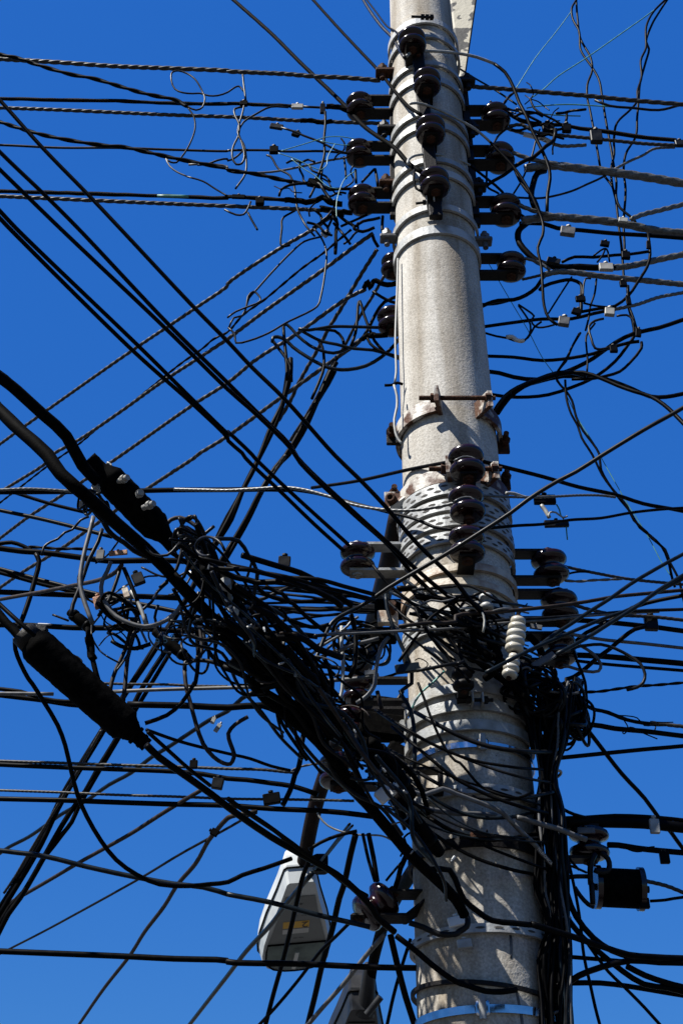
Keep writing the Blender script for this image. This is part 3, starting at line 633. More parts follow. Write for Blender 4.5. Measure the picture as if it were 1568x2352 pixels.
# ------------------------------------------------------------------ street lamps
def lamp_arm(t, pts_, rpx, m):
    P = [pt(x, y, d) for x, y, d in pts_]; k = MB(); tube(k, spline(P, .03), px2m(rpx, P[-1]), 16); k.build('arm', m, t)
def lamp(pa, pb, W, label, full=True):
    """pa: neck end, pb: far end; the lens looks down to the camera"""
    ax = pb - pa; L = ax.length; ax.normalize(); side = ax.cross((CAMV - pa)).normalized(); nz = side.cross(ax).normalized()
    if nz.dot(CAMV - pa) < 0: nz = -nz
    if side.x < 0: side = -side
    nz = (nz * math.cos(.17) + side * math.sin(.17)); side = ax.cross(nz).normalized(); side = side if side.x > 0 else -side
    t = thing('street_lamp', label, 'street lamp', pa)
    # outline of the head: (along 0..1, half width 0..1)
    out = [(0.0, .33), (.02, .40), (.20, .55), (.45, .80), (.66, .96), (.78, 1.0), (.86, .98), (.93, .84), (.975, .58), (1.0, .0)]
    full_o = [(q, h) for q, h in out] + [(q, -h) for q, h in out[-2::-1]]
    def ringp(sc, off, lo=0.0): return [pa + ax * L * (lo + (q - lo) * 1 if lo == 0 else q) + side * (W / 2 * h * sc) + nz * off for q, h in full_o]
    def cap(sc, off, k0): return [pa + ax * L * (.5 + (q - .5) * k0) + side * (W / 2 * h * sc) + nz * off for q, h in full_o]
    k = MB(); n = len(full_o); rings = [cap(.35, -.11, .6), cap(.75, -.095, .90), cap(.95, -.05, .98), cap(1, 0, 1), cap(.97, .02, .99), cap(.90, .075, .965)]
    vs = sum(rings, []); fs = [(i * n + j, i * n + (j + 1) % n, (i + 1) * n + (j + 1) % n, (i + 1) * n + j) for i in range(len(rings) - 1) for j in range(n)]
    k.add(vs, fs, False); k.add(rings[0], [tuple(range(n))])
    k.add(rings[-1], [tuple(range(n))]); k.build('housing', 'housing', t)
    # seam gasket
    k = MB(); tube(k, [p for p in cap(1.0, .012, 1.0)] + [cap(1.0, .012, 1.0)[0]], .004, 6); k.build('gasket', 'black', t)
    # recessed panel and lens
    po = [(.15, .40), (.30, .50), (.48, .66), (.64, .81)]
    def P_(q, h, off): return pa + ax * L * q + side * (W / 2 * h * .95) + nz * off
    k = MB(); pts2 = [P_(q, h, .0785) for q, h in po] + [P_(q, -h, .0785) for q, h in po[::-1]]; k.add(pts2, [tuple(range(len(pts2)))]); k.build('cover_panel', 'panel', t)
    lo_ = [(.645, .81), (.72, .84), (.80, .85), (.87, .80), (.925, .62), (.95, .30), (.955, 0)]
    loop = [(q, h) for q, h in lo_] + [(q, -h) for q, h in lo_[-2::-1]]
    k = MB(); k.add([P_(q, h, .0775) for q, h in loop], [tuple(range(len(loop)))]); k.build('reflector', 'reflect', t)
    k = MB(); c_ = P_(.80, 0, .052); k2 = len(loop)
    k.add([P_(q, h, .080) for q, h in loop] + [P_(.80 + (q - .80) * .7, h * .7, .092) for q, h in loop], [(i, (i + 1) % k2, k2 + (i + 1) % k2, k2 + i) for i in range(k2)] + [tuple(range(k2, 2 * k2))], True); k.build('lens', 'lampglass', t)
    k = MB(); tube(k, [P_(q, h, .081) for q, h in loop] + [P_(*loop[0], .081)], .004, 6); k.build('lens_rim', 'black', t)
    k = MB(); rod(k, P_(.72, .02, .084), P_(.90, -.05, .084), .012, 12); k.build('bulb', 'bulb', t)
    k = MB(); obox(k, P_(1.0, .03, .03), side, nz, ax, .030, .02, .022); k.build('latch', 'black', t)
    if full:
        k = MB(); k.add([P_(q, h, .0795) for q, h in ((.405, -.02 - .40), (.405, .30), (.475, .30), (.475, -.42))], [(0, 1, 2, 3)]); st = k.build('number_sticker', 'sticker', t)
        k = MB(); k.add([P_(q, h, .0795) for q, h in ((.485, -.42), (.485, .30), (.535, .30), (.535, -.42))], [(0, 1, 2, 3)]); k.build('paper_sticker', 'paper', t)
        # the marks are upside down to the viewer: the text's up runs towards the far end
        def text(s_, q, h, size, m, nm, par):
            cu = bpy.data.curves.new(nm, 'FONT'); cu.body = s_; cu.size = size; cu.align_x = 'CENTER'; cu.align_y = 'CENTER'; cu.extrude = .0003
            o = bpy.data.objects.new(nm, cu); COL.objects.link(o); dg = bpy.context.evaluated_depsgraph_get(); me = bpy.data.meshes.new_from_object(o.evaluated_get(dg)); bpy.data.objects.remove(o)
            up = ax; rt = up.cross(nz); M = Matrix((rt, up, nz)).transposed().to_4x4(); M.translation = P_(q, h, .0803)
            me.transform(M); me.transform(Matrix.Translation(-parent_world(par))); me.materials.clear(); me.materials.append(MATS[m])
            o = bpy.data.objects.new(nm, me); COL.objects.link(o); o.parent = par
        text('2', .44, .18, .062, 'ink', 'number', st)
        for q, wd in ((.345, .16), (.585, .12), (.225, .03), (.28, .02)):
            k = MB(); nn = 9
            for i in range(nn):
                if i in (3, 4) and wd > .1: continue
                x0 = (i / (nn - 1) - .5) * wd * 2 + .03; k.add([P_(q + a_, x0 + b_, .0797) for a_, b_ in ((-.004, -.010), (-.004, .010), (.006, .008), (.006, -.008))], [(0, 1, 2, 3)])
            k.build('stamped_mark', 'ink', t)
    return t, P_
CAMV = Vector((0, 0, CAMZ))
pa = pt(688, 1985, 2.25); L = .74
best = min([2.25 + i * .02 for i in range(0, 60)], key=lambda d: abs((pt(672, 2198, d) - pa).length - L))
pb = pt(672, 2198, best)
t, _ = lamp(pa, pb, 2 * px2m(83, pb), 'grey street lamp with a yellow number sticker hanging left of the pole')
lamp_arm(t, [(918, 1180, .10), (895, 1290, .30), (862, 1420, .75), (832, 1540, 1.2), (768, 1720, 1.75), (722, 1860, 2.05), (697, 1990, 2.28), (690, 2040, 2.36)], 17, 'armpaint')
k = MB(); c = pt(736, 1985, 2.2); obox(k, c, XA, YA, UP, .06, .06, .07); k.build('cable_entry', 'black', t)
# lower lamp, only its neck in the picture
pa = pt(833, 2268, 2.0); pb = pt(806, 2470, 2.75)
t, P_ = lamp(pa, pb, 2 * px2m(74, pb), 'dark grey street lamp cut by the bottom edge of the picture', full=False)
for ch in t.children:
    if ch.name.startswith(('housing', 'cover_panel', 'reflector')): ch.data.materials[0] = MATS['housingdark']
lamp_arm(t, [(1000, 1930, .12), (945, 2005, .6), (905, 2070, 1.1), (872, 2150, 1.6), (852, 2240, 1.95), (846, 2300, 2.05)], 12, 'dull')
k = MB(); a = pt(849, 2215, 1.92); b = pt(838, 2330, 2.05); s = px2m(1, a); tube(k, [a.lerp(b, i / 10) for i in range(11)], lambda q: s * (13 + 10 * q), 16); k.build('neck', 'housingdark', t)
k = MB(); rod(k, pt(874, 2290, 1.95), pt(842, 2330, 1.98), 8 * s); k.build('knob', 'housingdark', t)

# ------------------------------------------------------------------ the wires
# kind | label | radius | finish | distance in front of (-) or behind (+) the pole axis | course
WIRES = """
#wires strung to the left of the pole
messenger_wire|highest stranded wire at left, running level to the rust topped bolt|5|strand,3|0.1>0|A0 0,407 400,430 800,457 1200,472 1568,489 B0 0,490 400,510 600,527 800,535 1050,555
twisted_pair|loosely twisted black pair sagging from the left edge below the highest wire|4.6|black,2|0.0|A0 0,375 140,405 240,440 370,480 500,515 640,540 760,575 860,605 1000,645 1110,668 1200,685 1290,735
wire_tail|black wire end hanging from the sagging pair down across the level wires|2.1|black|0|A0 1290,735 1335,800 1345,870 1330,950 1290,1030 1245,1090 1215,1120 1180,1120 1150,1098
wire_loop|slack wire loop curling up from the sagging pair to the fuzzy wire|2.1|dark|0|A0 1260,715 1350,758 1395,735 1412,690 1400,640 1350,560 1290,510 1230,487 1190,500 1182,560 1205,610 1260,640 1330,640 1380,640 1440,660 1500,660 1568,635 B0 40,608 75,590 120,640
wire_tail|pale kinked wire end below the two crossing lines left of the insulators|2|grey|0|A0 1145,1095 1170,1145 1220,1185 1300,1220
wire_tail|dark wire dropping to the fuzzy lower line from the pale kinked end|2.1|dark|0|A0 1290,1217 1400,1250 1480,1295 1540,1330 1568,1350
weathered_wire|fuzzy weathered black wire ending at the pale rectangular connector|4.2|fuzz|0.05>0|A0 0,680 240,685 480,690 800,695 1100,708 1350,715 1568,715 B0 0,715 110,715 180,720 300,725 400,728 450,735
wire|thin wire between the pale rectangular connector and the topmost left insulator|2.8|dark|0|B0 520,735 680,738 780,742 860,745
messenger_wire|stranded wire just below the fuzzy wire, ending at the topmost left insulator|4.2|strand,3|0.05>0|A0 0,743 400,757 800,775 1200,793 1568,805 B0 0,805 250,817 500,832 650,837 860,845 1050,850
black_cable|twisted dark cable sloping across the thin line towards the black lumpy clamp|4.8|black,2|0>0|A0 0,840 140,885 300,930 500,970 700,1000 860,1015 1000,1045 1200,1090 1350,1120 1568,1165 B0 0,1170 200,1200 400,1245 500,1262 600,1262
grey_wire|thin grey wire rising to the knot on the middle left insulator|2.6|grey|0|A0 1300,1135 1430,1130 1568,1150 B0 0,1170 130,1190 300,1185 500,1150 700,1105 900,1075
wire_tail|short upturned wire end crossing the two hanging loops|2.4|dark|0|A0 1360,1137 1430,1130 1500,1115 1568,1105 B0 0,1107 55,1085 100,1045
line_wire|thinnest level wire at left, ending at the middle left insulator|2.9|dark|0.05>0|A0 0,1003 400,1012 800,1022 1200,1030 1568,1040 B0 0,1040 280,1040 400,1048 660,1050 840,1058
weathered_wire|lower fuzzy black wire with a frayed green stretch near its right end|4.6|fuzz|0.05>0|A0 0,1318 400,1328 800,1340 1080,1350 1310,1357 1568,1362 B0 0,1355 120,1360 280,1370 400,1378
green_wire|bare green stretch of the lower fuzzy wire|3.2|teal|-.006|A0 1085,1350 1300,1353
messenger_wire|stranded wire under the lower fuzzy wire, ending at the lowest left insulator|4.6|strand,3|0.05>0|A0 0,1352 400,1370 800,1388 1200,1405 1568,1420 B0 0,1420 300,1433 600,1447 800,1460
wire_wrap|coiled dead end grip at the right end of the lower fuzzy wire|6.5|dull,3|0|B0 395,1378 480,1382 540,1392 600,1385 650,1362 720,1400 790,1405
wire_wrap|coiled dead end grip before the topmost left insulator|6|dull,3|0|B0 680,735 740,735 800,750 860,780
#diagonal wires crossing the sky at left
drop_wire|black diagonal wire nearest the pole among five from the upper left|5|black|-.7>-.24|A0 0,690 300,1020 600,1330 820,1568 A1 1340,550 1568,785 B1 160,950 400,1195 740,1568 B2 900,160 1100,380 1300,600 1568,870 C2 100,1010 230,1130
drop_wire|second black diagonal wire from the upper left, ending behind the clevis insulator|5|black|-.75>-.22|A0 0,1035 300,1340 530,1568 A1 1170,670 1568,1070 B1 230,1300 430,1500 B2 480,10 850,370 1130,640 1250,750 1400,880 1568,1010
drop_wire|third black diagonal wire, running close under the second one|5|black|-.78>-.22|A0 0,1170 410,1568 A1 1130,690 1568,1115 B1 210,1300 440,1530 B2 500,55 860,400 1120,640 1250,790 1420,960
drop_wire|fourth black diagonal wire from the upper left, upper of the last close pair|5|black|-.82>-.06|A0 0,1455 110,1568 A1 950,820 1568,1430 B1 0,1400 170,1568 B2 190,20 430,250 830,615
drop_wire|fifth and lowest black diagonal wire from the upper left|5|black|-.84>-.06|A0 0,1510 60,1568 A1 920,850 1330,1220 1568,1450 B1 0,1465 100,1560 B2 120,20 350,235 600,480 800,660
drop_wire|long black wire from the top edge down to the lowest front insulator|4.7|dull|.35>-.19|B0 30,-10 300,230 500,430 800,720 950,880 1150,1020 1250,1130 1340,1190
drop_wire|dull wire from the top edge ending at the third front insulator|3.6|dull|.35>-.19|B0 580,-10 760,190 900,340 1050,500 1160,640 1250,740 1330,790
drop_wire|brownish wavy wire from the top edge to the topmost front insulator|3.5|dark|.35>-.18|B0 930,-10 980,80 1060,190 1140,260 1180,340 1220,400
thin_wire|thin black wire from the top edge beside the brownish wavy wire|2|black|.35>-.18|B0 950,-10 1020,80 1100,180 1160,215 1200,270
#leads leaving the front insulators
lead_wire|grey lead from the topmost front insulator arching right and dropping through the right wires|3.6|pale|-.17>-.05|B0 1230,390 1255,365 1290,352 1400,352 1568,365 C0 150,395 270,440
lead_wire|dark continuation of the highest grey lead dropping through the right wires|4|black|-.05>0|C0 265,438 340,500 400,600 440,700 480,790 530,900 600,1040 645,1160 650,1230 635,1340 630,1470
lead_wire|grey lead from the second front insulator passing over the right column|3.2|pale|-.18>-.06|B0 1255,715 1300,710 1400,735 1568,812 C0 150,900 240,980
lead_wire|dark lower part of the second grey lead ending at the grey clamp of the loop|3.4|black|-.06>-.02|C0 238,978 400,1150 500,1300 550,1400 590,1490 605,1568 C1 600,60 570,140 590,260 600,400 610,530 640,620 700,670
lead_wire|grey lead from the fourth front insulator bending down at right|3.1|pale|-.19>-.06|B0 1240,1130 1245,1100 1290,1072 1380,1063 1500,1072 1568,1090 C0 100,1140
lead_wire|dark end of the lowest grey lead beside the third right insulator|3.2|black|-.06>0|C0 98,1138 230,1240 320,1320 400,1440 480,1500
tie_wire|short black tail hooked under the lowest front insulator|3|black|-.2|B0 1285,1170 1280,1240 1300,1290 1340,1320
thin_wire|thin dark wire sloping down from behind the board to the right insulators|2.2|blue|.05>0|C0 0,455 130,540 240,600 330,655 420,720
#wires strung to the right of the pole
messenger_wire|highest wire at right running level under the peeling board|5|strand,3|0|C0 120,598 300,610 600,635 900,660 1200,690 1568,720
twisted_wire|first strand of the loose twisted pair falling from the top right|2.7|black|.05|C0 838,-10 800,60 810,130 850,220 860,330 900,400 940,460 990,560 1010,700 1040,860 1070,1020 1090,1150 1110,1250 1105,1360 1130,1430 1200,1490 1240,1530
twisted_wire|second strand of the loose twisted pair falling from the top right|2.7|black|.06|C0 828,-10 838,130 860,260 930,400 940,480 910,580 910,660 925,760 950,900 980,1060 1010,1170 1080,1290 1100,1360 1110,1420 1125,1568 C1 1140,120 1150,250 1160,380
twisted_wire|left strand of the pair entering at the top right corner|2.7|black|.07|C0 1455,-10 1360,80 1315,180 1310,260 1310,330 1275,420 1280,520 1250,640 1250,700 1200,760 1110,850 1090,960 1090,1060 1070,1180 1080,1290 1100,1360
twisted_wire|right strand of the pair entering at the top right corner|2.7|black|.08|C0 1465,-10 1400,80 1350,170 1315,280 1330,340 1310,430 1270,570 1260,680 1250,800 1240,940 1170,1060 1160,1180 1170,1280 1165,1380 1160,1480 1160,1568 C1 1165,120 1160,200
green_wire|steeper pale green thread from the twisted pair to the right insulators|1.1|teal|.05>0|C0 800,75 700,210 550,400 415,610 370,670
green_wire|longer pale green thread slanting across the top right sky|1.4|teal|.08>0|C0 1440,10 1360,75 1100,260 900,400 700,530 600,620 515,680
green_wire|level pale green thread just below the highest right wire|1.5|teal|.03|C0 490,745 560,733 760,720 980,730 1100,738
green_wire|short pale green end pointing right below the level green thread|1.5|teal|.03|C0 500,770 600,785 720,795 860,800
wire|dark wire joining the level green thread at the right edge|3|dark|.03|C0 960,690 1060,735 1220,745 1400,755 1568,718
weathered_wire|rough black wire through the two black clamps at right|4.6|fuzz|0|C0 360,780 450,830 590,860 730,860 860,885 1060,910 1250,940 1450,960 1520,968
messenger_wire|dark wire under the rough wire, passing the grey wedge clamp|4|strand,3|0|C0 370,870 450,860 560,912 700,930 900,950 1100,970 1300,990 1530,1002
bare_wire|twisted grey wire behind the grey wedge clamp with white tape|4|alu,3|.02|C0 350,885 470,920 560,945 660,985 720,1005 900,1000
white_tape|white tape wound on the twisted grey wire|6|whitepaint|.02|C0 470,925 560,945 600,955 650,980
bare_wire|grey twisted wire rising to the clamp at the right edge|3|alu,3|.03|C0 1095,1165 1200,1110 1290,1070 1370,1025 1510,1015
bare_wire|dark wire rising from the third right insulator with a bright middle|2.6|dark|.03|C0 400,1360 560,1370 640,1360 800,1320 900,1275 1000,1225 1100,1165
jumper_wire|fine dark jumper curving down between the first and third right insulators|2.3|dark|0|C0 580,890 550,980 530,1060 505,1130 450,1260 390,1350
conductor|thick stranded conductor from the second right insulator to the right edge|9.5|alu,4|0>.05|C0 480,1160 560,1150 660,1140 800,1155 1100,1190 1400,1235 1568,1265
conductor|thin strand looping from the second right insulator into the thick conductor|5|alu,3|-.01|C0 235,1065 270,1040 330,1030 400,1055 530,1100 640,1120 760,1150
conductor|thick stranded conductor from the third right insulator to the right edge|9|alu,4|0>.05|C0 460,1520 600,1500 700,1495 800,1503 1100,1532 C1 1400,25 1568,38
conductor|thin strand looping from the third right insulator into the lower thick conductor|5|alu,3|-.01|C0 300,1395 370,1388 500,1440 600,1470 740,1495
black_cable|black cable running under the lower thick conductor|5|black|.03|C0 440,1540 600,1540 C1 700,10 860,20 1100,40 1300,55 1568,78
conductor|short strand from the white connector to the right edge|5.5|alu,3|0>.05|C0 1210,1510 1280,1480 1400,1450 1568,1408
jumper_wire|thick black hook of cable beside the third right insulator|7|black|.02|C0 620,1175 565,1200 535,1270 520,1360 545,1430
loop_cable|thick black loop cable below the third right insulator, becoming a bare strand|7.5|black|.02|C0 545,1500 C1 455,-5 428,45 440,110 500,180 570,235 650,268 750,270 850,270 950,280 1100,275
conductor|bare strand leaving the thick black loop towards the right edge|7|alu,4|.02>.05|C1 1090,276 1200,265 1400,220 1568,185
conductor|middle right stranded conductor sloping down to the right edge|6.5|alu,4|0>.05|C1 610,325 700,305 800,308 1000,335 1250,360 1568,392
conductor|grey strand from the lowest right insulator to the middle conductor|3.6|alu,3|-.01|C1 340,222 370,210 460,210 570,240 650,290
conductor|short strand under the lowest right insulator|3.2|strand,3|0|C1 460,358 560,335 640,312
loop_cable|black cable from behind the pole curving up to the middle right conductor|4.6|black|.08>.02|C1 150,560 220,530 290,510 400,497 480,468 560,410 600,350 640,315
wire|second black wire behind the pole at the same height, merging into the curved cable|3.6|black|.08|C1 150,530 230,528 290,520 360,505
loop_cable|small black ring of cable holding the round tap|4.2|black|.02|C1 580,430 600,405 720,365 800,360 860,385 868,430 865,500 865,570 845,610
black_cable|straight black cable from the pole through the grey clamp to the right edge|4|black|.08>.03|C1 150,690 400,655 600,635 800,628 950,595 1060,570
conductor|pale strand leaving the pale bolted clamp for the right edge|4|alu,3|.03>.06|C1 1090,565 1250,530 1400,480 1568,448
thin_wire|short wire with a ragged white tape flag beside the pole|2.6|black|.03|C1 190,722 280,745 360,765 440,785 500,760 540,690 590,650
white_tape|ragged white tape flag on the short wire right of the pole|5|whitepaint|.02|C1 350,755 390,752 420,775 450,782 470,778
thin_wire|small kinked wire hook above the ragged tape flag, outer|2.4|dark|.03|C1 432,530 500,570 540,610 520,640 550,680 600,690 680,670
thin_wire|small kinked wire hook above the ragged tape flag, inner|2.4|dark|.03|C1 435,540 480,600 515,670 510,740 470,785
loop_cable|long black cable leaving the pole level and curving up at right|4|black|.1>.03|C1 190,885 400,898 600,920 800,905 950,870 1060,830 1200,790 1265,785
loop_cable|black cable dipping then climbing to the right edge|5|black|.1>.03|C1 200,990 300,1005 400,1035 560,1050 700,1020 830,960 950,900 1100,790 1230,730 1400,690 1568,632
loop_cable|lowest sagging black cable leaving the pole, turning up into the joint|4|black|.1>.03|C1 220,1145 350,1168 500,1170 640,1155 800,1100 950,1030 1100,920 1190,800 1230,740 1220,640 1200,560 1190,480 1185,400
jumper_wire|black jumper hanging from the wrapped joint back to the cable bundle|3.6|black|.02|C1 1280,790 1278,840 1200,930 1130,990 1040,1030 950,1040 800,1045
bundle_cable|grey edged cable rising from behind the pole in a bundle of three at right|4.5|blue|.1>.02|C1 250,1290 340,1160 430,1100 560,1040 700,1000 800,1005 900,1025
bundle_cable|black cable of the rising bundle, continuing level to the right edge|5|black|.1>.05|C1 270,1290 350,1175 430,1115 560,1060 740,1020 880,1020 980,1035 1100,1060 1220,1110 1340,1155 1450,1163 1568,1140
bundle_cable|black cable of the rising bundle, diving to the lower right|5|black|.1>-.1|C1 290,1285 370,1165 470,1100 600,1050 740,1000 880,1000 1000,1040 1120,1090 1230,1135 1340,1165 1430,1220 1500,1280 1590,1370
thin_wire|left wire of the thin pair trailing down the right sky|3|black|.02>.1|C1 860,725 800,830 760,920 705,990 700,1060 760,1130 800,1190 830,1300 880,1400 950,1490 990,1568 C2 1000,100 1110,270 1200,390 1270,500 1340,550 1420,640 1460,720 1490,850 1510,910
thin_wire|right wire of the thin pair trailing down the right sky|3|black|.03>.1|C1 755,1050 765,1180 800,1290 840,1360 870,1450 945,1568 C2 1010,130 1070,220 1180,350 1230,450 1320,530 1350,570 1440,660 1475,740 1530,850 1568,990
green_wire|very thin green thread falling right of the pole beside the thin pair|1|teal|.05>.1|C1 215,225 300,370 400,540 500,710 600,900 700,1040 770,1170 850,1330 960,1500 C2 1010,30 1100,190 1180,330 1250,440 1330,570 1420,740 1480,830
jumper_wire|black jumper arching over the pale wrapped connector|3.6|black|.02|C1 735,238 820,198 950,205 1100,192 1200,182 1330,165
jumper_wire|black jumper from the slim connector curving down to the small tap|3.6|black|.02|C1 1325,40 1340,180 1320,270 1260,370 1190,470 1100,540 990,560 870,580
jumper_wire|thin jumper right of the pale bolted clamp going down to the joint|3|black|.02|C1 1200,560 1220,620 1240,680 1255,740
jumper_wire|rounded wire bracket from the pale bolted clamp, upper right|2.6|dark|.01|C1 1110,610 1180,600 1215,630 1235,680
jumper_wire|square wire bracket from the pale bolted clamp to the lowest clamp|3|dark|.01|C1 1020,628 960,640 920,680 935,770 960,830 1000,835 1080,822
jumper_wire|fine wire hanging from the square wire bracket|2.4|black|.02|C1 960,660 900,750 900,830 912,900 905,1000
jumper_wire|fine wire from the pale wrapped connector down past the hanging loop|2.4|black|.02|C1 970,355 960,450 930,540 915,640 895,710
jumper_wire|short grey elbow between the round tap and the conductor|2.2|dark|.01|C1 878,480 882,400 895,362 930,352
jumper_wire|straight fine wire crossing inside the ring of cable|2.2|black|.02|C1 800,340 720,460 640,590
jumper_wire|fine wire from the round tap to the pale bolted clamp|2.4|black|.01|C1 880,520 960,540 1050,548
jumper_wire|fine wire descending from the grey clamp of the loop|2.2|black|.02|C1 850,730 800,820 770,890 705,985
jumper_wire|short legs of wire under the lumpy tap below the conductor|2.2|black|.01|C1 950,195 1020,150 1040,150 1060,235
jumper_wire|short leg of wire left under the lumpy tap|2.2|black|.01|C1 1030,150 1010,200 975,240
#cables crossing in front of the pole
service_cable|long grey cable rising from the tangle across the pole to the right edge|5|dark|-.55>-.27|C1 1580,1228 1300,1400 1010,1568 C2 830,115 700,180 500,310 380,390 200,510 0,635 B2 1450,710 1250,830 1100,920 980,1000 880,1060
service_cable|bent lower end of the long grey cable hooking down in the tangle|5|blue|-.27|B2 885,1058 780,1108 720,1160 680,1220 640,1320 600,1430 570,1500
service_cable|black service wire from the stacked insulators falling to the right edge|4.6|black|-.2>.1|B2 1568,45 C2 60,15 180,35 280,65 600,150 850,220 1100,280 1300,325 1568,392
service_cable|black wire from the left edge of the sky rising to the stacked insulators|4.2|black|.2>-.2|B2 580,225 900,175 1240,105 1568,38
service_wire|grey wire tied at the middle of the stacked insulators, leaving right|3|alu,3|-.2>0|C2 0,318 60,290 170,280 320,285 460,290 690,285 850,277 1000,278 1100,290
tie_wire|bright tie wire wound round the middle stacked insulator|2.4|alu|-.23|C2 -10,320 40,295 100,290 140,320
tie_wire|bright tie wire wound round the top stacked insulator|2.4|alu|-.23|C2 -10,40 50,12 110,15 170,50
tie_wire|bright tie wire wound round the bottom stacked insulator|2.4|alu|-.23|C2 -10,520 50,505 110,525 150,545
service_wire|black wire tied to the bottom stacked insulator, passing the flat anchor to the right|3.6|black|-.2>.08|C2 60,540 180,505 270,495 430,488 600,475 790,452 1000,430 1200,402 1400,372 1568,365
jumper_wire|pale curved lead between the two flat black boxes|5|pale|-.05|C2 590,345 610,370 630,400 645,430
jumper_wire|pale grey lead entering the flat black box from the pole|4|pale|-.1>-.05|C2 350,262 400,265 460,285 520,300
jumper_wire|thin teal lead linking the two flat boxes|1.8|teal|-.05|C2 695,340 715,375 725,415 745,440
jumper_wire|thin teal tail hanging below the lower flat box|1.6|teal|-.05|C2 762,490 765,530 770,582
jumper_wire|pale wire ears on the lower flat box|2.2|pale|-.06|C2 640,430 650,395 690,395 740,430 770,420
bare_wire|twisted wire from the upper black looking insulator to the right edge|3.4|strand,3|0>.1|C2 740,765 850,790 1000,820 1200,855 1568,892
bare_wire|lower twisted wire from the upper black looking insulator joining the first|3.2|alu,2|0>.05|C2 755,865 850,870 950,862 1050,858 1150,852
wire|short black wire between the two twisted wires at the upper black looking insulator|2.6|black|0|C2 750,828 800,812 860,802 920,805
service_cable|brown cable in front of the pole rising gently to the right edge|4.6|brown|-.30>-.1|B2 1180,1180 1400,1155 1568,1150 C2 0,1110 300,1080 600,1050 900,1010 1100,975 1300,955 1568,930
service_cable|twin grey flat cable crossing the pole above the white ceramic stack|4.2|dark|-.31>-.1|B2 600,1245 640,1232 800,1225 1200,1205 1568,1185 C2 300,1150 600,1130 900,1100 1200,1080 1568,1070
service_cable|second core of the twin grey flat cable, just under it|3.2|grey|-.318>-.11|B2 690,1236 800,1232 1200,1212 1568,1193 C2 300,1160 600,1139 900,1109 1200,1088 1400,1080
#fan of cables at the right
service_cable|upper blue grey cable of the fan rising steeply to the right edge|4.6|blue|-.2>-.3|C2 1580,672 1400,770 1200,890 1080,980 900,1090 780,1170 690,1225 600,1300 520,1345
service_cable|middle blue grey cable of the fan, starting at the grey wedge plate|4.6|blue|-.2>-.32|C2 1580,822 1400,930 1250,1040 1050,1160 900,1260 700,1370
service_cable|lower blue grey cable of the fan passing over the white ceramic|4.4|blue|-.2>-.34|C2 1580,845 1380,950 1220,1050 1000,1130 900,1175 700,1262 500,1352 300,1450 210,1498
service_cable|black cable of the fan crossing under the blue grey ones|5|black|-.1>.05|C2 1580,962 1400,1000 1220,1055 1040,1160 900,1225 820,1290
bare_wire|dark wire from the middle black looking insulator to the two footed clamp|4|strand,3|0>.05|C2 810,1030 900,1058 1000,1082 1100,1100 1290,1110 1400,1118 1568,1137
black_cable|thick black cable under the two footed clamp, running level right|6|black|.03>.06|C2 780,1135 1000,1152 1300,1180 1400,1188 1568,1205
black_cable|black cable bending down from the two footed clamp into the tangle|5.2|black|.03|C2 1310,1182 1230,1205 1150,1260 1060,1330 980,1390 900,1460 820,1520 760,1545
grey_cable|pale grey wire leaving the wedge plates towards the right edge|4|grey|0>.08|C2 780,1232 900,1252 1000,1270 1300,1300 1568,1330
wire_loop|grey wire arch springing right from the lower insulators|3.8|dark|0|C2 760,1380 830,1330 900,1308 1000,1305 1100,1330 1200,1380 1270,1440 1305,1510 1290,1568 C3 1250,30 1180,50
wire_loop|grey hairpin loop right of the lowest black looking insulator|3.8|grey|.01|C2 855,1310 950,1370 1000,1440 985,1488 900,1490 820,1470 740,1445
black_cable|thick level black cable at right below the fan|7|black|.08|C2 740,1375 1000,1390 1300,1410 1568,1437
black_cable|thin level black cable right below the thick level one|4|black|.09|C2 740,1405 1000,1435 1300,1465 1568,1487
hanging_wire|black wire hanging beside the coil at right|3.6|black|0|C2 800,1300 830,1400 860,1480 890,1568 C3 900,60 905,160
service_wire|dark twisted wire leaving the coil to the right edge|3.4|black,2|-.02>.05|C3 800,68 900,65 1000,60 1100,45 1250,25 1400,15 1568,0
weathered_wire|ragged spliced wire leaving the coil to the right edge|4.6|fuzz|0>.05|C3 880,150 960,185 1050,205 1130,240 1240,270 1350,285 1440,288
messenger_wire|bare strand continuing from the ragged splice|4.4|strand,3|.03|C3 1340,275 1420,285 1500,295 1568,302
black_cable|thick black cable below the ragged splice|6|black|0>.08|C3 880,285 1000,298 1100,315 1300,335 1568,365
wire_tail|loose fine wires curling under the ragged splice|1.5|black|.02|C3 1160,260 1190,310 1160,355 1150,340 1200,310 1300,350 1390,388
wire_tail|fine binding wires standing off the ragged splice|1.5|black|.02|C3 1110,225 1200,232 1250,245 1300,300 1380,290 1370,330
wire_tail|short fine wire over the ragged splice|1.4|black|.02|C3 1360,270 1420,275 1498,273
black_cable|black cable rising slightly from the bundle to the right edge|5|black|-.02>.1|C3 720,518 800,512 1000,490 1300,460 1568,432
black_cable|straight black cable falling from the coil to the lower right corner|5|black|-.05>.3|C3 890,300 1000,450 1150,630 1300,800 1400,930 1480,1040 1580,1155
black_cable|thick black cable bar at right, heaviest of the level cables|13|black|0>.05|C3 740,970 900,965 1100,965 1300,975 1568,1000
black_cable|black cable lying on top of the thick cable bar|5|black|-.01>.05|C3 700,935 900,930 1100,922 1300,925 1450,935 1568,950
black_cable|black cable curving from the bundle onto the thick cable bar|4|black|-.06>0|C3 690,760 720,850 780,890 850,915 900,930
black_cable|black cable from the black looking insulator below the bar to the right edge|7|black|.01>.06|C3 1050,1118 1120,1122 1250,1135 1400,1155 1568,1172
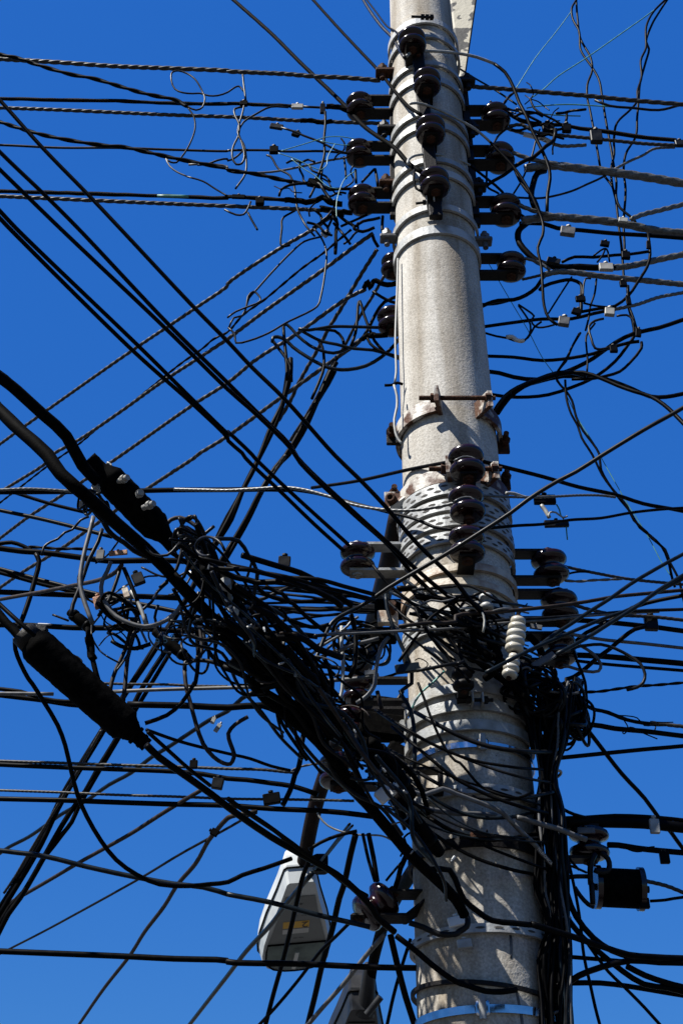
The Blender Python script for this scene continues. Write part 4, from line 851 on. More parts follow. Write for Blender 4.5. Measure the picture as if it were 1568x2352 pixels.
wire_tail|fine wire bow under the cable below the bar|1.6|black|.01|C3 1180,1145 1220,1160 1280,1160 1330,1135 1370,1130
hook_lead|grey bent lead looping above the square black drum|6.5|dark|-.02|C3 930,1390 925,1300 935,1240 960,1180
hook_lead|grey ring shaped lead on top of the square black drum|6.5|dark|-.03|C3 1000,1170 1050,1210 1062,1260 1040,1300 990,1305 955,1290
hook_lead|grey U shaped lead left of the square black drum|5.5|dark|-.01|C3 780,1340 830,1335 910,1335
hook_lead|black ringed lead running down the left side of the drum|6.5|dark|-.03|C3 935,1380 940,1450 945,1530
hook_lead|grey lead curling under the left side of the drum|5.5|blue|-.01|C3 820,1410 860,1470 910,1530 950,1545
messenger_wire|stranded wire leaving the top of the drum to the right edge|4.4|strand,3|0>.05|C3 1040,1330 1200,1345 1300,1365 1450,1400 1590,1455
black_cable|dark wire from the end nut of the drum to the right edge|3.6|black|.02|C3 1340,1505 1440,1500 1500,1485 1580,1472
wire|thin dark wire from the bundle to the drum|3|black|-.05>0|C3 740,1252 800,1270 900,1308
wire|thin wire crossing down from the bundle towards the drum, steeper|3|black|-.05|C3 720,1110 780,1200 850,1290
black_cable|broad black cable swinging from the bundle to the right edge|7.5|black|-.2>-.05|C4 520,880 600,905 800,960 1000,1025 1200,1085 1350,1108 1580,1110
black_cable|black cable curving down from beside the drum into the broad cable|7|black|-.08>-.05|C4 750,560 770,680 830,820 950,970 1070,1062 1200,1105
black_cable|black cable fanning out of the bundle to the bottom right, upper|6.6|black|-.08>0|C4 770,840 870,960 1000,1080 1150,1200 1300,1290 1450,1320 1580,1347
black_cable|black cable curving up out of the bundle over its neighbours|7|black|-.1>-.05|C4 690,1310 760,1290 850,1240 1000,1170 1200,1130 1400,1140 1580,1152
black_cable|level black cable near the bottom right|6|black|-.05>.05|C4 800,1285 1000,1290 1200,1312 1580,1372
black_cable|short level black cable above the curved one at bottom right|5|black|-.04|C4 780,1105 950,1118 1090,1130 1200,1140
black_cable|black cable fanning out of the bundle to the bottom right, lower|7|black|-.05>0|C4 1180,1170 1300,1235 1450,1290 1580,1312
hanging_wire|thin black wire hanging from the drum to the bottom edge|4|black|-.06|C4 720,250 780,460 850,800 890,1100 930,1300 960,1450 1000,1590
hanging_wire|thin black wire slanting to the bottom right corner|4|black|-.06>0|C4 870,960 1050,1210 1150,1300 1300,1460 1430,1600
plastic_sheet_tail|wisp of clear plastic taped on the broad cable at right|6|clear|-.07|C4 1255,1105 1300,1100 1360,1110
hanging_wire|black cable hanging beside the bundle at the bottom edge|6|black|-.04|C4 775,1370 790,1450 805,1600
#cables over the lower pole
service_cable|glossy grey cable crossing the lower pole with black clips|6.6|grey|-.26>-.1|B3 1150,790 1300,850 1420,880 1568,900 C3 130,905 300,915 430,930
service_cable|dark right part of the glossy cable bending behind the bundle|6.6|grey|-.185>-.12|C3 425,929 500,948 600,978 700,1005 800,1045 900,1080
phone_cable|grey cable slanting across the lower pole behind the glossy cable|5.6|grey|-.32>-.22|B3 1120,690 1200,720 1350,775 1480,730 1568,765 C3 150,820 320,895 400,975
phone_cable|white lettered telephone cable slanting into the bundle|5.8|grey|-.21>-.12|C3 390,965 470,1045 550,1120 610,1195 665,1255
thin_wire|thin dark wire arching over the shiny buckle strap|3.4|black|-.25|B3 1310,0 1350,110 1400,250 1500,450 1568,540 C3 30,560 100,640 180,710 260,760 340,790 430,795 520,760
hanging_wire|dark wire hanging straight down the left edge of the pole beside the bands|4.8|blue|-.22|B2 1090,960 1095,1050 1130,1160 1200,1320 1250,1420 1265,1568 B3 1190,60 1240,150 1270,250 1290,400 1285,590
green_wire|teal wire end curving over the bright pale band|2.6|teal|-.16|B3 1265,190 1290,130 1340,60 1400,10 B2 1440,1540 1490,1490
black_cable|thick black cable curving along the shaded lower pole and out to the right|7|black|-.3>-.2|B3 1380,1290 C3 -40,1290 20,1420 60,1490 C4 150,790 250,850 400,870 520,885
black_cable|black cable swinging from the pole foot to the bundle at the bottom|7|black|-.27>-.2|B4 1160,960 1300,1060 1400,1150 1568,1270 C4 80,1300 200,1340 320,1345 420,1330
hook_lead|grey plastic coated hook cable left of the lower perforated strap|7|dark|-.27|B4 1250,870 1350,900 1450,945 1568,950 C4 30,930 75,900 85,840 50,780
wire|dark upright strap end right of the lower perforated strap|5|grey|-.13|C4 375,960 380,1050 378,1120
wire|grey upright cable end at the bottom right of the pole|4|grey|-.13|C4 400,1290 430,1400 450,1500 460,1580
#cables strung low to the left
messenger_wire|stranded wire above the sagging cable at lower left|3.4|strand,3|.1>0|A3 0,540 400,553 800,567 1200,578 1568,593 B3 100,595 250,600 400,615 480,620
black_cable|sagging black cable under the stranded wire at lower left|6|black|.1>0|A3 0,560 400,583 800,600 1200,612 1400,628 1568,655 B3 130,668 300,690 450,720 620,770
service_wire|pale twisted wires fanning to the large brown insulator|2.6|alu,2|0|B3 440,605 520,575 620,558 740,550
messenger_wire|thin stranded wire of the lower level pair at left|3|strand,3|.15>0|A3 0,742 400,755 800,773 1200,785 1450,795 B3 0,800 420,805 700,810 870,815
black_cable|thick black cable of the lower level pair at left|6.4|black|.15>0|A3 0,798 400,808 800,822 1200,838 1568,850 B3 300,868 600,885 800,900 1020,925
phone_cable|blue black lettered cable sloping from the left edge under the lamp|6|blue|-.1|A3 0,1152 300,1200 600,1270 900,1330 1200,1382 1400,1412 1568,1455 B4 0,675 300,735 600,810 900,880 980,900
black_cable|lowest level black cable across the bottom, ending at the pole|7|black|-.05|A4 0,1070 400,1085 800,1100 1200,1115 1568,1130 B4 0,1135 500,1152 1000,1170 1300,1182
drop_cable|black cable dropping from the splice sleeve in a long curve to the right|5.4|black|-.5>-.1|A2 105,1260 112,1340 140,1440 200,1540 A3 220,0 300,130 400,290 450,430 490,600 540,780 600,920 700,1090 800,1220 950,1330 1100,1388 1300,1398 1450,1392 1568,1375 B3 100,1328 250,1282 440,1212
drop_cable|black cable end rising to the cluster of hanging wires left of the pole|4.4|black|-.1|B3 560,1150 640,1105 750,1060 890,1022
grey_wire|glossy wire rising from the lower left behind the splice sleeve|4.6|blue|hL:.1|A3 0,1180 60,1130 200,1060 430,900 600,810 750,700 900,620 1050,510 1150,450 1350,320 1450,250 1568,195 B3 100,110 180,65
brown_wire|brown wire rising from the lower left edge to the square clip|4.4|brown|hL:.0|A3 -20,1568 300,1385 560,1232 740,1132 900,1042 1150,882 1390,738
thin_wire|thin grey wire rising from the bottom left to the wrapped joint|2.8|dark|hL:.0|A4 -20,1100 300,930 550,790 800,650 1000,540 1250,400 1420,300 1568,225 B4 90,165 200,100
brown_wire|steep brown drop wire from the bottom edge through the wrapped joint|4.8|brown|hL:.0|A4 540,1580 720,1320 900,1090 1000,930 1130,760 1230,600 1350,460 1440,300 1500,225 1568,150 B3 30,920 100,905 200,890
drop_cable|dark twin cable rising from the bottom edge past the left of the lamp|5|blue|hL:.0|A4 1290,1590 1450,1390 1568,1238 B4 130,1062 300,880 400,742 580,530
thin_wire|dark thin twin wire from the lamp neck up to the wire cluster|3|black|.6>-.05|B4 600,500 680,390 760,290 840,190
thin_wire|second dark thin wire from the lamp neck up to the wire cluster|2.6|black|.6>-.05|B4 690,400 760,310 860,200
drop_cable|black cable falling in front of the lamp to the bottom edge|5.6|black|-.1>.3|B3 560,1230 520,1310 B4 500,620 440,880 380,1130 320,1350 260,1590
drop_cable|thick black cable falling between the lamp and the insulator to the bottom edge|7|black|-.1>.4|B3 880,1050 850,1180 800,1400 B4 770,700 720,920 660,1130 600,1380 550,1590
drop_cable|thin black cable from the bottom edge under the lamp to the purple insulator|3.8|black|.3>-.05|B4 210,1580 330,1450 480,1270 640,1070 740,970 840,870
service_cable|pale twin cable rising from the bottom edge to the purple insulator|5|grey|.3>-.05|B4 540,1590 650,1460 800,1290 950,1100 1080,950
drop_cable|black cable falling steeply from the purple insulator to the bottom edge|8|black|-.05>0|B4 1120,950 1170,1150 1230,1380 1290,1590
drop_cable|black cable above the purple insulator, right one of a close pair|5.6|black|-.08|B3 970,1040 1000,1200 1030,1370
drop_cable|black cable above the purple insulator, left one of a close pair|4|black|-.08|B3 930,1040 970,1220 1015,1370
thin_wire|thin black wire from the purple insulator up to the pole|3|black|-.08|B3 1090,1365 1150,1290 1240,1190
drop_cable|black cable between the pole edge and the lower lamp|4.4|black|.0|B4 1090,1590 1140,1380 1200,1160 1260,980
drop_wire|dark straight stay close to the left edge of the lower pole|6|dull|.0|B3 1240,1170 1190,1280 1150,1420 B4 1130,640
thin_wire|pale thin wire bowing between the lamp arm and the pole|2.4|pale|.02|B3 605,850 630,920 690,985 780,1025 900,1048 1060,1055 1120,1080 1190,1125
black_cable|long cable leaving the splice sleeve diagonally to the foot of the pole|8|black|-.75>-.32|A3 1010,430 1100,510 1250,620 1450,770 1568,860 B3 100,935 300,1060 400,1125 560,1215 750,1325 900,1440 1000,1560 B4 1030,830 1150,935
black_cable|lumpy taped cable lying on the long diagonal cable|5.5|fuzz|-.68>-.36|B3 0,800 120,880 260,975 380,1060 520,1165 640,1245 740,1330 850,1410 960,1470
wire|thin black wire from the sleeve end towards the brown insulators|4|black|-.4>-.1|A3 1010,325 1250,400 1568,490 B3 150,525 300,570 430,605
wire|black wire from the sleeve end running beside the long diagonal cable|4.6|black|-.75>-.6|A3 1020,340 1180,480 1300,590 1450,710
grey_rod|straight pale grey rod across the lower left, ending at the ribbed ferrule|4.6|grey|-.1|A3 0,75 200,76 370,78
grey_rod|pale grey rod right of the sleeve, ending at the ribbed ferrule|4.6|grey|-.1>-.22|A3 780,62 1100,48 1568,35 B3 300,25 B2 600,1562 900,1538 1040,1515
black_cable|black cable sagging behind the splice sleeve, upper|5|black|0|A3 0,40 150,65 300,108 450,128 600,130
black_cable|black cable sagging behind the splice sleeve, lower|6|black|.02|A3 0,85 300,125 480,155 600,160
black_cable|thick level cable right of the splice sleeve|8|black|.0|A3 880,150 1300,160 1568,165 B3 240,165 330,190
messenger_wire|twisted wire above the grey rod right of the sleeve|3|strand,3|.0|A3 700,5 900,10 1150,13 1350,22 1568,25
#leads hanging from the terminal
lead_cable|hook shaped lead hanging below the tangle with a bent end|5|dark|-.3|A2 1275,1490 1285,1440 1320,1415 1400,1412 1480,1440 1568,1470
lead_cable|long lead curving down from the bent end in a J shape|5|brown|-.3|A2 1272,1480 1280,1568 A3 1290,60 1310,130 1350,280 1400,420 1470,510 1540,555 B3 20,560 42,520 45,490 20,420 5,350 50,290 140,235
lead_cable|lead curving left from the J shaped lead to the sleeve|5|black|-.32|A3 1340,0 1310,60 1250,130 1150,222 1000,280
lead_cable|leftmost grey lead hanging from the terminal in a long bow|5.4|grey|-.5|A2 645,425 620,530 590,640 560,790 555,900 590,1030 640,1160
lead_cable|second grey lead from the terminal crossing the leftmost one|5|dark|-.48|A2 705,510 680,600 620,720 580,820 540,940 500,1030 490,1110
lead_cable|grey lead from the flat rust block bowing round to the right|5.2|grey|-.47|A2 765,735 740,800 705,870 700,950 740,1040 800,1110 900,1160 1000,1182 1100,1160 1200,1100 1252,1025
lead_cable|lead with a bright lower end right of the flat rust block|5|black|-.45|A2 855,780 880,840 920,940 950,1010
lead_cable|bright grey end of the lead right of the flat rust block|4.6|pale|-.45|A2 905,935 945,1000 980,1080 1005,1165
lead_cable|dark lead dropping from the flat rust block to the lower clump|4.6|dark|-.44|A2 830,780 800,880 750,1000 680,1110
lead_cable|grey lead leaving the terminal along the trunk cable|6|dark|-.5>-.4|A2 710,450 750,520 800,570 860,610 920,650 1000,690 1060,710
lead_cable|lead falling from the bluish connector to the sleeve, right one|5|brown|-.4|A2 950,1040 940,1150 920,1250 880,1400 865,1568 A3 858,60 850,130
lead_cable|lead falling from the rust square to the sleeve, left one|5|brown|-.4|A2 910,1130 900,1210 860,1350 800,1480 770,1568 A3 760,60
lead_cable|black lead bowing under the numbered tag|5|black|-.4|A2 770,1280 830,1312 930,1330 1040,1300
lead_cable|arched black lead on top of the terminal end|5|brown|-.38|A2 1150,475 1180,445 1240,430 1310,460 1370,510 1400,580 1410,680 1420,800
lead_cable|upright brown lead in the dark tangle|4.6|brown|-.36|A2 1390,1000 1400,1080 1380,1200 1392,1300 1380,1390 1350,1390
lead_cable|black lead falling right of the upright brown lead|5|black|-.35|A2 1350,1160 1360,1300 1365,1420 1350,1568 A3 1335,20
lead_cable|curved black lead swinging right from the lower tangle|5|black|-.33|A2 1400,1230 1420,1310 1470,1390 1568,1445
lead_cable|ribbed lead hanging from the lower clump into the sleeve|6|dull|-.45|A2 605,1190 612,1260 630,1360 650,1450 680,1560
lead_cable|short thick ribbed sheath on the lead above the sleeve|9|dull,3|-.45|A2 610,1250 622,1310 632,1380 645,1410
lead_cable|bright white topped lead in the tangle left of the pale end grip|5|whitepaint|-.34|A2 1290,805 1400,845 1500,880 1568,910
service_cable|blue grey cable continuing from the bright lead through the tangle|5.4|blue|-.34>-.25|A2 1560,905 B2 40,945 150,985 300,1060 420,1140 520,1240 620,1350
grey_rod|grey rod ending in the pale end grip|4.6|dark|-.26|B2 80,1030 180,1005 250,985 400,930 520,885
wire_tail|grey flat tag pointing up right from the terminal end|4|dark|-.37|A2 1330,555 1390,545 1440,515 1475,490
wire|wavy black wire joining the terminal stubs to the left cables|3|dark|-.45|A2 612,425 560,460 500,505 450,540 400,575 350,600 305,635 290,690
wire_tail|curled pale wire strap on top of the terminal|2.6|pale|-.58|A2 740,50 765,65 770,90
wire_tail|pale strap hanging left of the terminal|4|grey|-.57|A2 640,130 660,165 690,190 710,195
wire_tail|thin bowed strap sticking up from the sleeve|2|dark|-.5|A2 490,1395 520,1388 550,1400 565,1425 558,1460
wire_tail|pointed wire end left of the lower clump|2.8|dark|-.4|A2 365,1100 420,1120 475,1142
#cables reaching in from the left edge
trunk_cable|thick black trunk cable entering at the left edge, upper one|14|dull|-.75>-.6|A1 -20,1015 60,1075 120,1125 300,1290 460,1440 A2 570,70 680,190
trunk_cable|thick black trunk cable entering at the left edge, lower one|14|dull|-.72>-.28|A1 -20,1240 60,1320 150,1405 330,1568 A2 420,130 600,285 800,470 1000,640 1150,790 1250,900 1400,1060 B2 0,1230 130,1380 250,1500 B3 170,0 400,220 560,340 700,490 850,700 1000,880 1150,1060 1280,1210 1400,1320 1568,1490 C3 60,1600
messenger_cable|black cable with a grey helical strand, level at left below the diagonals|6|black|.1|A2 0,250 300,252 560,252 900,243 1200,242 1568,243 B2 300,238 450,240
bare_wire|grey strand lying along the level helical cable at far left|3.4|alu,3|.09|A2 0,240 200,233 400,243 520,252
bare_wire|grey strand parting from the level cable and falling to the rusty lug|3.6|alu,3|.08>-.2|A2 1200,235 1400,240 1568,243 B2 200,232 380,222 520,237 700,285 880,345 1100,378 1300,378 1500,345 1568,328
black_cable|black cable parting from the level cable, falling across the perforated straps|4|black|.1>-.21|B2 450,240 600,268 800,312 1100,390 1300,445 1420,485 1568,515
black_cable|thin black cable falling from the left edge behind the terminal|4.2|black|.15|A2 60,245 350,332 600,397
black_cable|black cable falling from the left edge, second behind the terminal|4.8|black|.15>.0|A2 0,378 300,443 600,520 770,562
black_cable|thick black looped cable at the left edge|7|black|.0|A2 0,640 150,658 300,672 600,712 760,722 900,728 1250,732 1500,760
black_cable|black cable hump at the left edge above the looped cable|5|black|.0|A2 0,608 80,605 160,625 230,665 265,700
messenger_wire|twisted wire level with the ring clamp at left|3.6|black,2|.02|A2 200,632 300,638 400,645 520,645 640,650
hanging_cable|black cable hanging from the hump down to the level cable below|6|black|-.02|A2 250,680 270,730 240,850 205,980 170,1100 145,1160 130,1195
black_cable|sloping black cable from the left edge to the tangle, upper of two|5.4|black|.05>-.2|A2 0,780 300,858 600,940 900,1010 1200,1080 1500,1150 1568,1170
black_cable|sloping black cable from the left edge to the tangle, lower of two|4.6|black|.05|A2 0,818 300,890 600,962 800,1010
black_cable|level black cable through the rust square at left|6.6|black|.05|A2 0,945 300,955 700,970 1000,980 1240,985
grey_lead|grey lead bowing from the left edge up to the flat rust block|4.6|brown|.0>-.46|A2 0,995 300,940 500,900 700,855 800,805 840,755
black_cable|level black cable with a white printed mark at left|6.6|black|.03|A2 0,1172 300,1180 500,1190 900,1197 1300,1215 1568,1222 B2 250,1230 450,1240 620,1252
printed_mark|white printed band on the level cable at left|2.0|inkwhite|-.005|A2 245,1162 300,1164 350,1166
black_cable|black cable from the left edge entering the splice sleeve|10|dull|-.55|A2 -20,1075 40,1150 100,1210 180,1300
black_cable|black cable above the sleeve from the left edge|5|black|-.6|A2 -20,1010 130,1150 240,1245
#stranded wires falling away to the lower left
stranded_wire|highest grey wire falling away from the rack to the lower left|4|strand,3|hL:.02|A1 -20,1508 310,1270 900,855 1340,560 1568,400 B1 0,390 350,150 590,12 B0 660,1530 730,1485 800,1470 860,1470
stranded_wire|second grey wire falling away from the rack to the lower left|4|strand,3|hL:.05|A2 0,257 330,45 A1 360,1568 550,1460 830,1270 1130,1055 1350,912 1568,768 B1 240,588 660,290 930,90 1000,42
stranded_wire|third grey wire falling away to the lower left, ending in a knot|4|strand,3|hL:.08|A2 0,575 200,425 420,282 570,182 820,12 A1 1330,1222 1568,1070 B1 200,908 480,730 820,490 950,425
stranded_wire|fourth and lowest grey wire falling away to the lower left|4.2|strand,3|hL:.08|A2 0,915 160,805 430,640 600,520 1030,222 1360,2 A1 1360,1568 1568,1438 B1 370,1170 690,942 940,755
twisted_pair|twisted wire with green flecks falling away left beside the second grey wire|2.6|black,2|hL:.05|A2 0,330 150,215 350,60 A1 560,1480 700,1360 830,1270 1050,1095 1250,935 1400,830 1470,770 1568,720 B1 110,600 250,500 370,400 520,275 660,175 760,90 850,15
thin_wire|thin looping wire below the left rack, outer|2.4|dark|.05|B1 0,620 60,572 150,545 230,510 180,440 140,480 130,540 100,595 40,625 10,690
thin_wire|thin wire running from the loop up to the left rack|2.4|dark|.05|B1 130,540 150,480 200,420 300,310 440,170 530,92 650,62
thin_wire|thin wire dropping from the left rack with a sharp kink|2.5|dark|.05|B1 590,0 650,70 680,170 675,290 640,480 620,545 400,660 280,730 150,780 60,792 50,735 5,690
thin_wire|thin black wire standing upright below the left rack|2.5|black|.02|B1 430,122 375,135 375,0 B0 375,1520 390,1495 440,1465 480,1430 465,1370
conductor|twisted conductor falling steeply from the square lug|4.4|strand,3|.05>.5|B1 1030,150 940,290 850,440 780,560 700,690 620,840 540,980 480,1090 430,1200 350,1330
conductor|second twisted conductor falling steeply behind the loops|3.4|strand,3|.05>.5|B1 1080,330 1000,470 900,630 820,790 750,900 650,1100 550,1280 430,1470
knot_wire|black knotted dead end of the third grey wire|6|dull|.07|B1 940,415 965,370 980,420 1000,375 1020,365 1060,385 1100,395 1160,385
wire|black tail from the knot into the pole edge|3.6|black|.07|B1 1000,440 1060,480 1120,505 1160,520
wire|black wire between the square lug and the pole edge|4|black|.05|B1 1000,60 1010,90 1035,130
knot_wire|black knotted dead end of the fourth grey wire|6|dull|.07|B1 930,770 965,740 985,750 1000,735 1020,745 1100,740
jumper_cable|grey loop cable running level to the lower hidden insulator|3.8|blue|.07|B1 490,697 560,707 700,692 850,687 1060,690
jumper_cable|grey loop cable sagging to the lower hidden insulator|3.8|blue|.08|B1 490,700 570,745 650,780 750,805 870,830 1000,845 1100,870 1185,905
jumper_cable|grey loop cable starting at a bent tip left of the pole|3.8|blue|.09|B1 385,672 410,668 480,740 560,810 640,850 730,860 800,845 880,800
jumper_cable|lowest grey loop cable bowing deep under the others|4.4|blue|.1|B1 310,790 315,762 345,755 400,778 450,820 550,890 650,945 740,975 830,980 950,955 1060,890 1150,800 1185,760
jumper_cable|black lead falling from the bent tips into the bundle|3.8|black|.1|B1 315,785 350,820 395,890 430,960 440,1060
jumper_cable|black upright lead in the middle of the bent tips|3.8|black|.1|B1 385,680 390,780 405,900 410,1050
jumper_cable|black bow from the level loop cable down to its end|3.6|black|.09|B1 600,700 740,715 790,760 800,810
jumper_cable|black lead bending down from the sagging loop into the second bundle|3.6|black|.1|B1 620,770 655,820 665,960 640,1040 580,1180
jumper_cable|pointed hairpin of black cable left of the hidden insulator|3.6|black|.08|B1 850,815 880,730 890,640 905,520 912,510 940,600 975,700 1010,780 1080,860
jumper_cable|black cable from the hidden insulator falling into the second bundle|4|black|.08>.2|B1 1180,470 1080,520 1020,590 980,680 930,760 880,810 760,890 700,990 640,1120
jumper_cable|small black bow under the fourth knot|3.6|black|.07|B1 955,745 980,800 1040,850 1100,872 1180,890
bonding_wire|pale bonding wire running down the left edge of the pole|2.6|pale|-.06|B1 1172,215 1168,400 1160,600 1155,800 1160,1000 1150,1070
bonding_wire|lower pale bonding wire bowing past the rusty clamp|3|pale|-.08|B1 1145,1085 1165,1160 1165,1240 1148,1320 1155,1410 1175,1460 1205,1495
wire_tail|dark twisted joint in the pale bonding wire|3.4|dull|-.06|B1 1080,1087 1130,1085 1170,1070 1205,1080
#small wires knotted round the left insulators
tie_wire|green wire arching over to the middle left insulator|1.1|teal|-.03|B0 370,1040 470,1010 600,970 680,945 780,942 880,958
tie_wire|green wire crossing under the arching green wire|1.1|teal|-.03|B0 640,970 700,985 800,1000 840,1000
tie_wire|green wire drooping below the middle left insulator in a V|1.1|teal|-.03|B0 350,1055 480,1100 580,1150 640,1170 680,1140 690,1080 740,990
tie_wire|long green wire slanting to the lowest left insulator|1.1|teal|-.03|B0 440,1095 520,1160 600,1210 700,1290 760,1300
tie_wire|green wire falling from the middle to the lowest left insulator|1.1|teal|-.03|B0 875,1180 810,1230 775,1300 750,1400 750,1500
tie_wire|dark wire falling straight from the topmost left joint|3|black|-.02|B0 672,770 672,850 665,960 665,1050 650,1130 620,1220
wire|dark sloping wire from the grey barrel connector to the middle left insulator|2.6|dark|-.02|B0 370,880 460,910 520,935 640,980 760,1040 850,1060
wire|wavy dark wire falling from the clamp on the thin line|2.6|dark|0|B0 270,1070 300,1085 350,1160 430,1220 460,1290 470,1380 480,1440 510,1500 545,1568 B1 600,60
wire_loop|hairpin loop of dark wire hanging below the fuzzy wire clamp|2.5|dark|0|B0 110,735 50,745 50,790 80,860 75,930 40,1010 32,1080 60,1130 100,1125 115,1080 100,1000 78,930
wire_loop|dark wire hanging beside the hairpin loop with a free end|2.4|dark|0|B0 120,700 100,800 75,870 75,940 110,990 130,1080 120,1200 55,1300
wire_tail|upright wire end standing on the fuzzy wire clamp|2.4|dark|0|B0 105,515 112,580 118,640 125,690
wire|grey wire arching from the fuzzy wire to the hairpin loop|2.3|dark|0|B0 420,740 300,742 200,790 110,840 78,900
wire|hooked dark wire under the lower stranded wire|2.4|dark|0|B0 -20,1445 60,1480 110,1480 140,1440 160,1390
wire_tail|dark wire end pointing down left of the lower coiled grip|2.6|black|0|B0 140,1465 170,1520 195,1568 B1 205,15
wire|black wire from the lumpy clamp to the lowest left insulator|3.6|black|-.02|B0 620,1262 700,1300 740,1300 860,1302
wire|black wire from the lumpy clamp down to the lower grip|3.8|black|-.02|B0 640,1275 680,1330 720,1390
wire|black wire from the lumpy clamp back to the fuzzy line|3|black|-.02|B0 550,1262 430,1280 370,1310 355,1350
wire|thin black wire between the lumpy clamp and the coil below|3|black|-.02|B0 600,1290 580,1330 565,1360
black_cable|black cable leaving the lowest left insulator down to the pole|3.8|black|0|B0 760,1480 820,1530 870,1560 B1 870,5 930,20 1010,0
wire|black bow between the two lowest brackets at left|3.6|black|0|B0 880,1560 930,1530 1000,1510 1050,1500
wire|black wires fanning below the lowest left insulator, first|3.4|black|.02|B0 590,1568 640,1530 740,1480 800,1490
wire|black wires fanning below the lowest left insulator, second|3|black|.02|B0 780,1560 880,1520 960,1480
wire|black wires fanning below the lowest left insulator, third|3|black|.02|B0 690,1568 720,1500 740,1440
wire|upright black wire beside the lowest left bracket|3.6|black|.0|B0 1068,1490 1066,1568 B1 1066,30
wire|black wire between the middle and lowest left insulators|3|black|.0|B0 880,1170 885,1260
wire|black wire slanting between the middle and lowest left insulators|3|black|.0|B0 1010,1165 960,1215 925,1255
wire|black wire close to the pole between the left insulators|3.4|black|.0|B0 1015,1165 1025,1220 1035,1290
wire|thin black wire beside the left insulators, straight down|2.4|black|.0|B0 800,1080 810,1160 815,1230
knot_wire|black knotted grip left of the lowest left insulator|5.5|dull,3|-.01|B0 640,1440 700,1440 760,1470 800,1455 850,1470
knot_wire|black knotted grip under the topmost left insulator wire|5|dull,3|-.01|B0 500,832 580,830 640,845 720,835
hanging_wire|ragged black wire bunch hanging below the lowest left insulator|4|fuzz|.0|B0 745,1500 755,1568 B1 750,0 745,110 740,180
#small wires knotted round the right insulators
tie_wire|dark twisted tail from the topmost right insulator to the grey clip|3|black,2|-.02|C0 330,720 350,690 370,665 400,640
tie_wire|dark twisted wire running through the grey clip|3|black,2|-.02|C0 340,745 400,760 430,760 500,770 560,780
wire|black wire from the grey clip sloping to the larger clamp|3|black|-.02|C0 440,770 520,815 590,845
wire|black wire from the green thread down to the clamps|2.6|black|-.02|C0 515,680 540,740 600,790 680,820 730,860
wire|thick black curved jumper under the two black clamps|4.6|black|-.02|C0 690,890 680,960 620,1020 540,1080 480,1110 410,1145
wire|black jumper from the second right insulator down to the third|4|black|.0|C0 410,1150 330,1210 260,1250 200,1290
wire|thin black wire crossing between the second and third right insulators|2.6|black|.0|C0 215,1180 215,1250 225,1300 270,1325 300,1335
wire|black wire running down beside the second right insulator|4|black|-.02|C0 345,1060 400,1150 440,1230 490,1310 540,1370 590,1500
#bundles falling away to the lower left
hanging_bundle|thick bundle of black cables falling to the lower left, left one, nearest strand|6|black|.15>.5|B1 405,905 420,1000 410,1100 370,1230 300,1370 250,1500 B2 190,80 100,260 30,440 A2 1480,620 1300,960 1060,1340 920,1560 A3 690,350 560,560 420,800 330,1000 230,1180 110,1380 -25,1590
hanging_bundle|second strand of the left falling bundle|6|black|.15>.5|B1 435,900 430,1020 400,1150 340,1330 240,1540 B2 160,130 60,340 0,460 A2 1440,690 1250,1060 1030,1400 870,1640 A3 660,430 540,630 400,870 290,1110 190,1290 60,1500 -40,1660
hanging_bundle|third strand of the left falling bundle, lying between the others|5|dull|.16>.5|B1 420,930 400,1080 360,1270 290,1440 B2 180,80 70,300 0,420 A2 1460,640 1280,1010 1040,1370 A3 670,390 550,590 410,830 310,1050 210,1230 90,1430 -40,1600
hanging_bundle|bare strand winding along the left falling bundle|3|strand,3|.15>.5|A3 700,330 620,470 540,610 A3 180,1210 110,1330 30,1450
hanging_bundle|right falling bundle of black cables, nearest strand|6|black|.15>.5|B1 750,930 700,1010 640,1150 530,1350 400,1568 B2 330,80 230,250 130,440 0,650 A2 1560,660 1400,930 1180,1280 1000,1568 A3 790,410 680,580 590,740 480,900 370,1090 250,1300 140,1480 60,1600 A4 -30,980
hanging_bundle|right falling bundle of black cables, second strand|5|black|.16>.5|B1 740,990 690,1080 620,1200 550,1360 420,1568 B2 370,50 250,230 150,430 60,600 A3 540,860 500,960 440,1040 370,1120 310,1200 260,1290 160,1440 A4 70,760 -40,960
hanging_bundle|grey twisted strand on the right falling bundle|3|strand,3|.15>.4|B2 400,0 330,110 230,260 130,430 60,560
#cables buried in the dark tangle
tangle_cable|black cable through the tangle from the terminal end to the level cables|7|black|-.3|c5 -420,-120 -200,-20 -60,40 100,110 250,135 420,190 650,195 950,215 1100,260 1300,340 1480,450 1568,520
tangle_cable|black cable through the tangle above the grey rod|5.4|black|-.25|c5 -300,-20 0,20 300,30 450,60 700,120 950,190 1250,270 1500,320 1568,345
tangle_cable|black line from the upper left passing over the tangle to the pole|5|black|-.15|c5 -400,-160 20,-40 400,40 700,120 B2 620,850 800,900 1010,960
tangle_cable|black cable falling from the two footed clamp through the tangle|7|black|-.24|B2 100,690 350,760 500,805 620,870 760,960 860,1040
tangle_cable|thin black cable from the level strand to the lamp arm|4.4|black|-.1|B2 0,765 200,800 400,850 640,900 860,960 1010,1000
tangle_cable|straight black cable crossing the tangle diagonally, upper|5|black|-.29|c5 370,200 520,330 750,420 900,500 1050,620 1200,740 1340,860
tangle_cable|straight black cable crossing the tangle diagonally, second|5|black|-.3|c5 520,240 650,290 760,350 840,440
tangle_cable|black cable in the tangle under the grey rod|5|black|-.3|c5 120,220 250,300 410,420 600,560 700,700 830,860 1000,1150
tangle_cable|black cable in the tangle beside the pale square clip|8|black|-.31|c5 130,620 230,820 380,1010 480,1130 600,1270 760,1450 900,1600
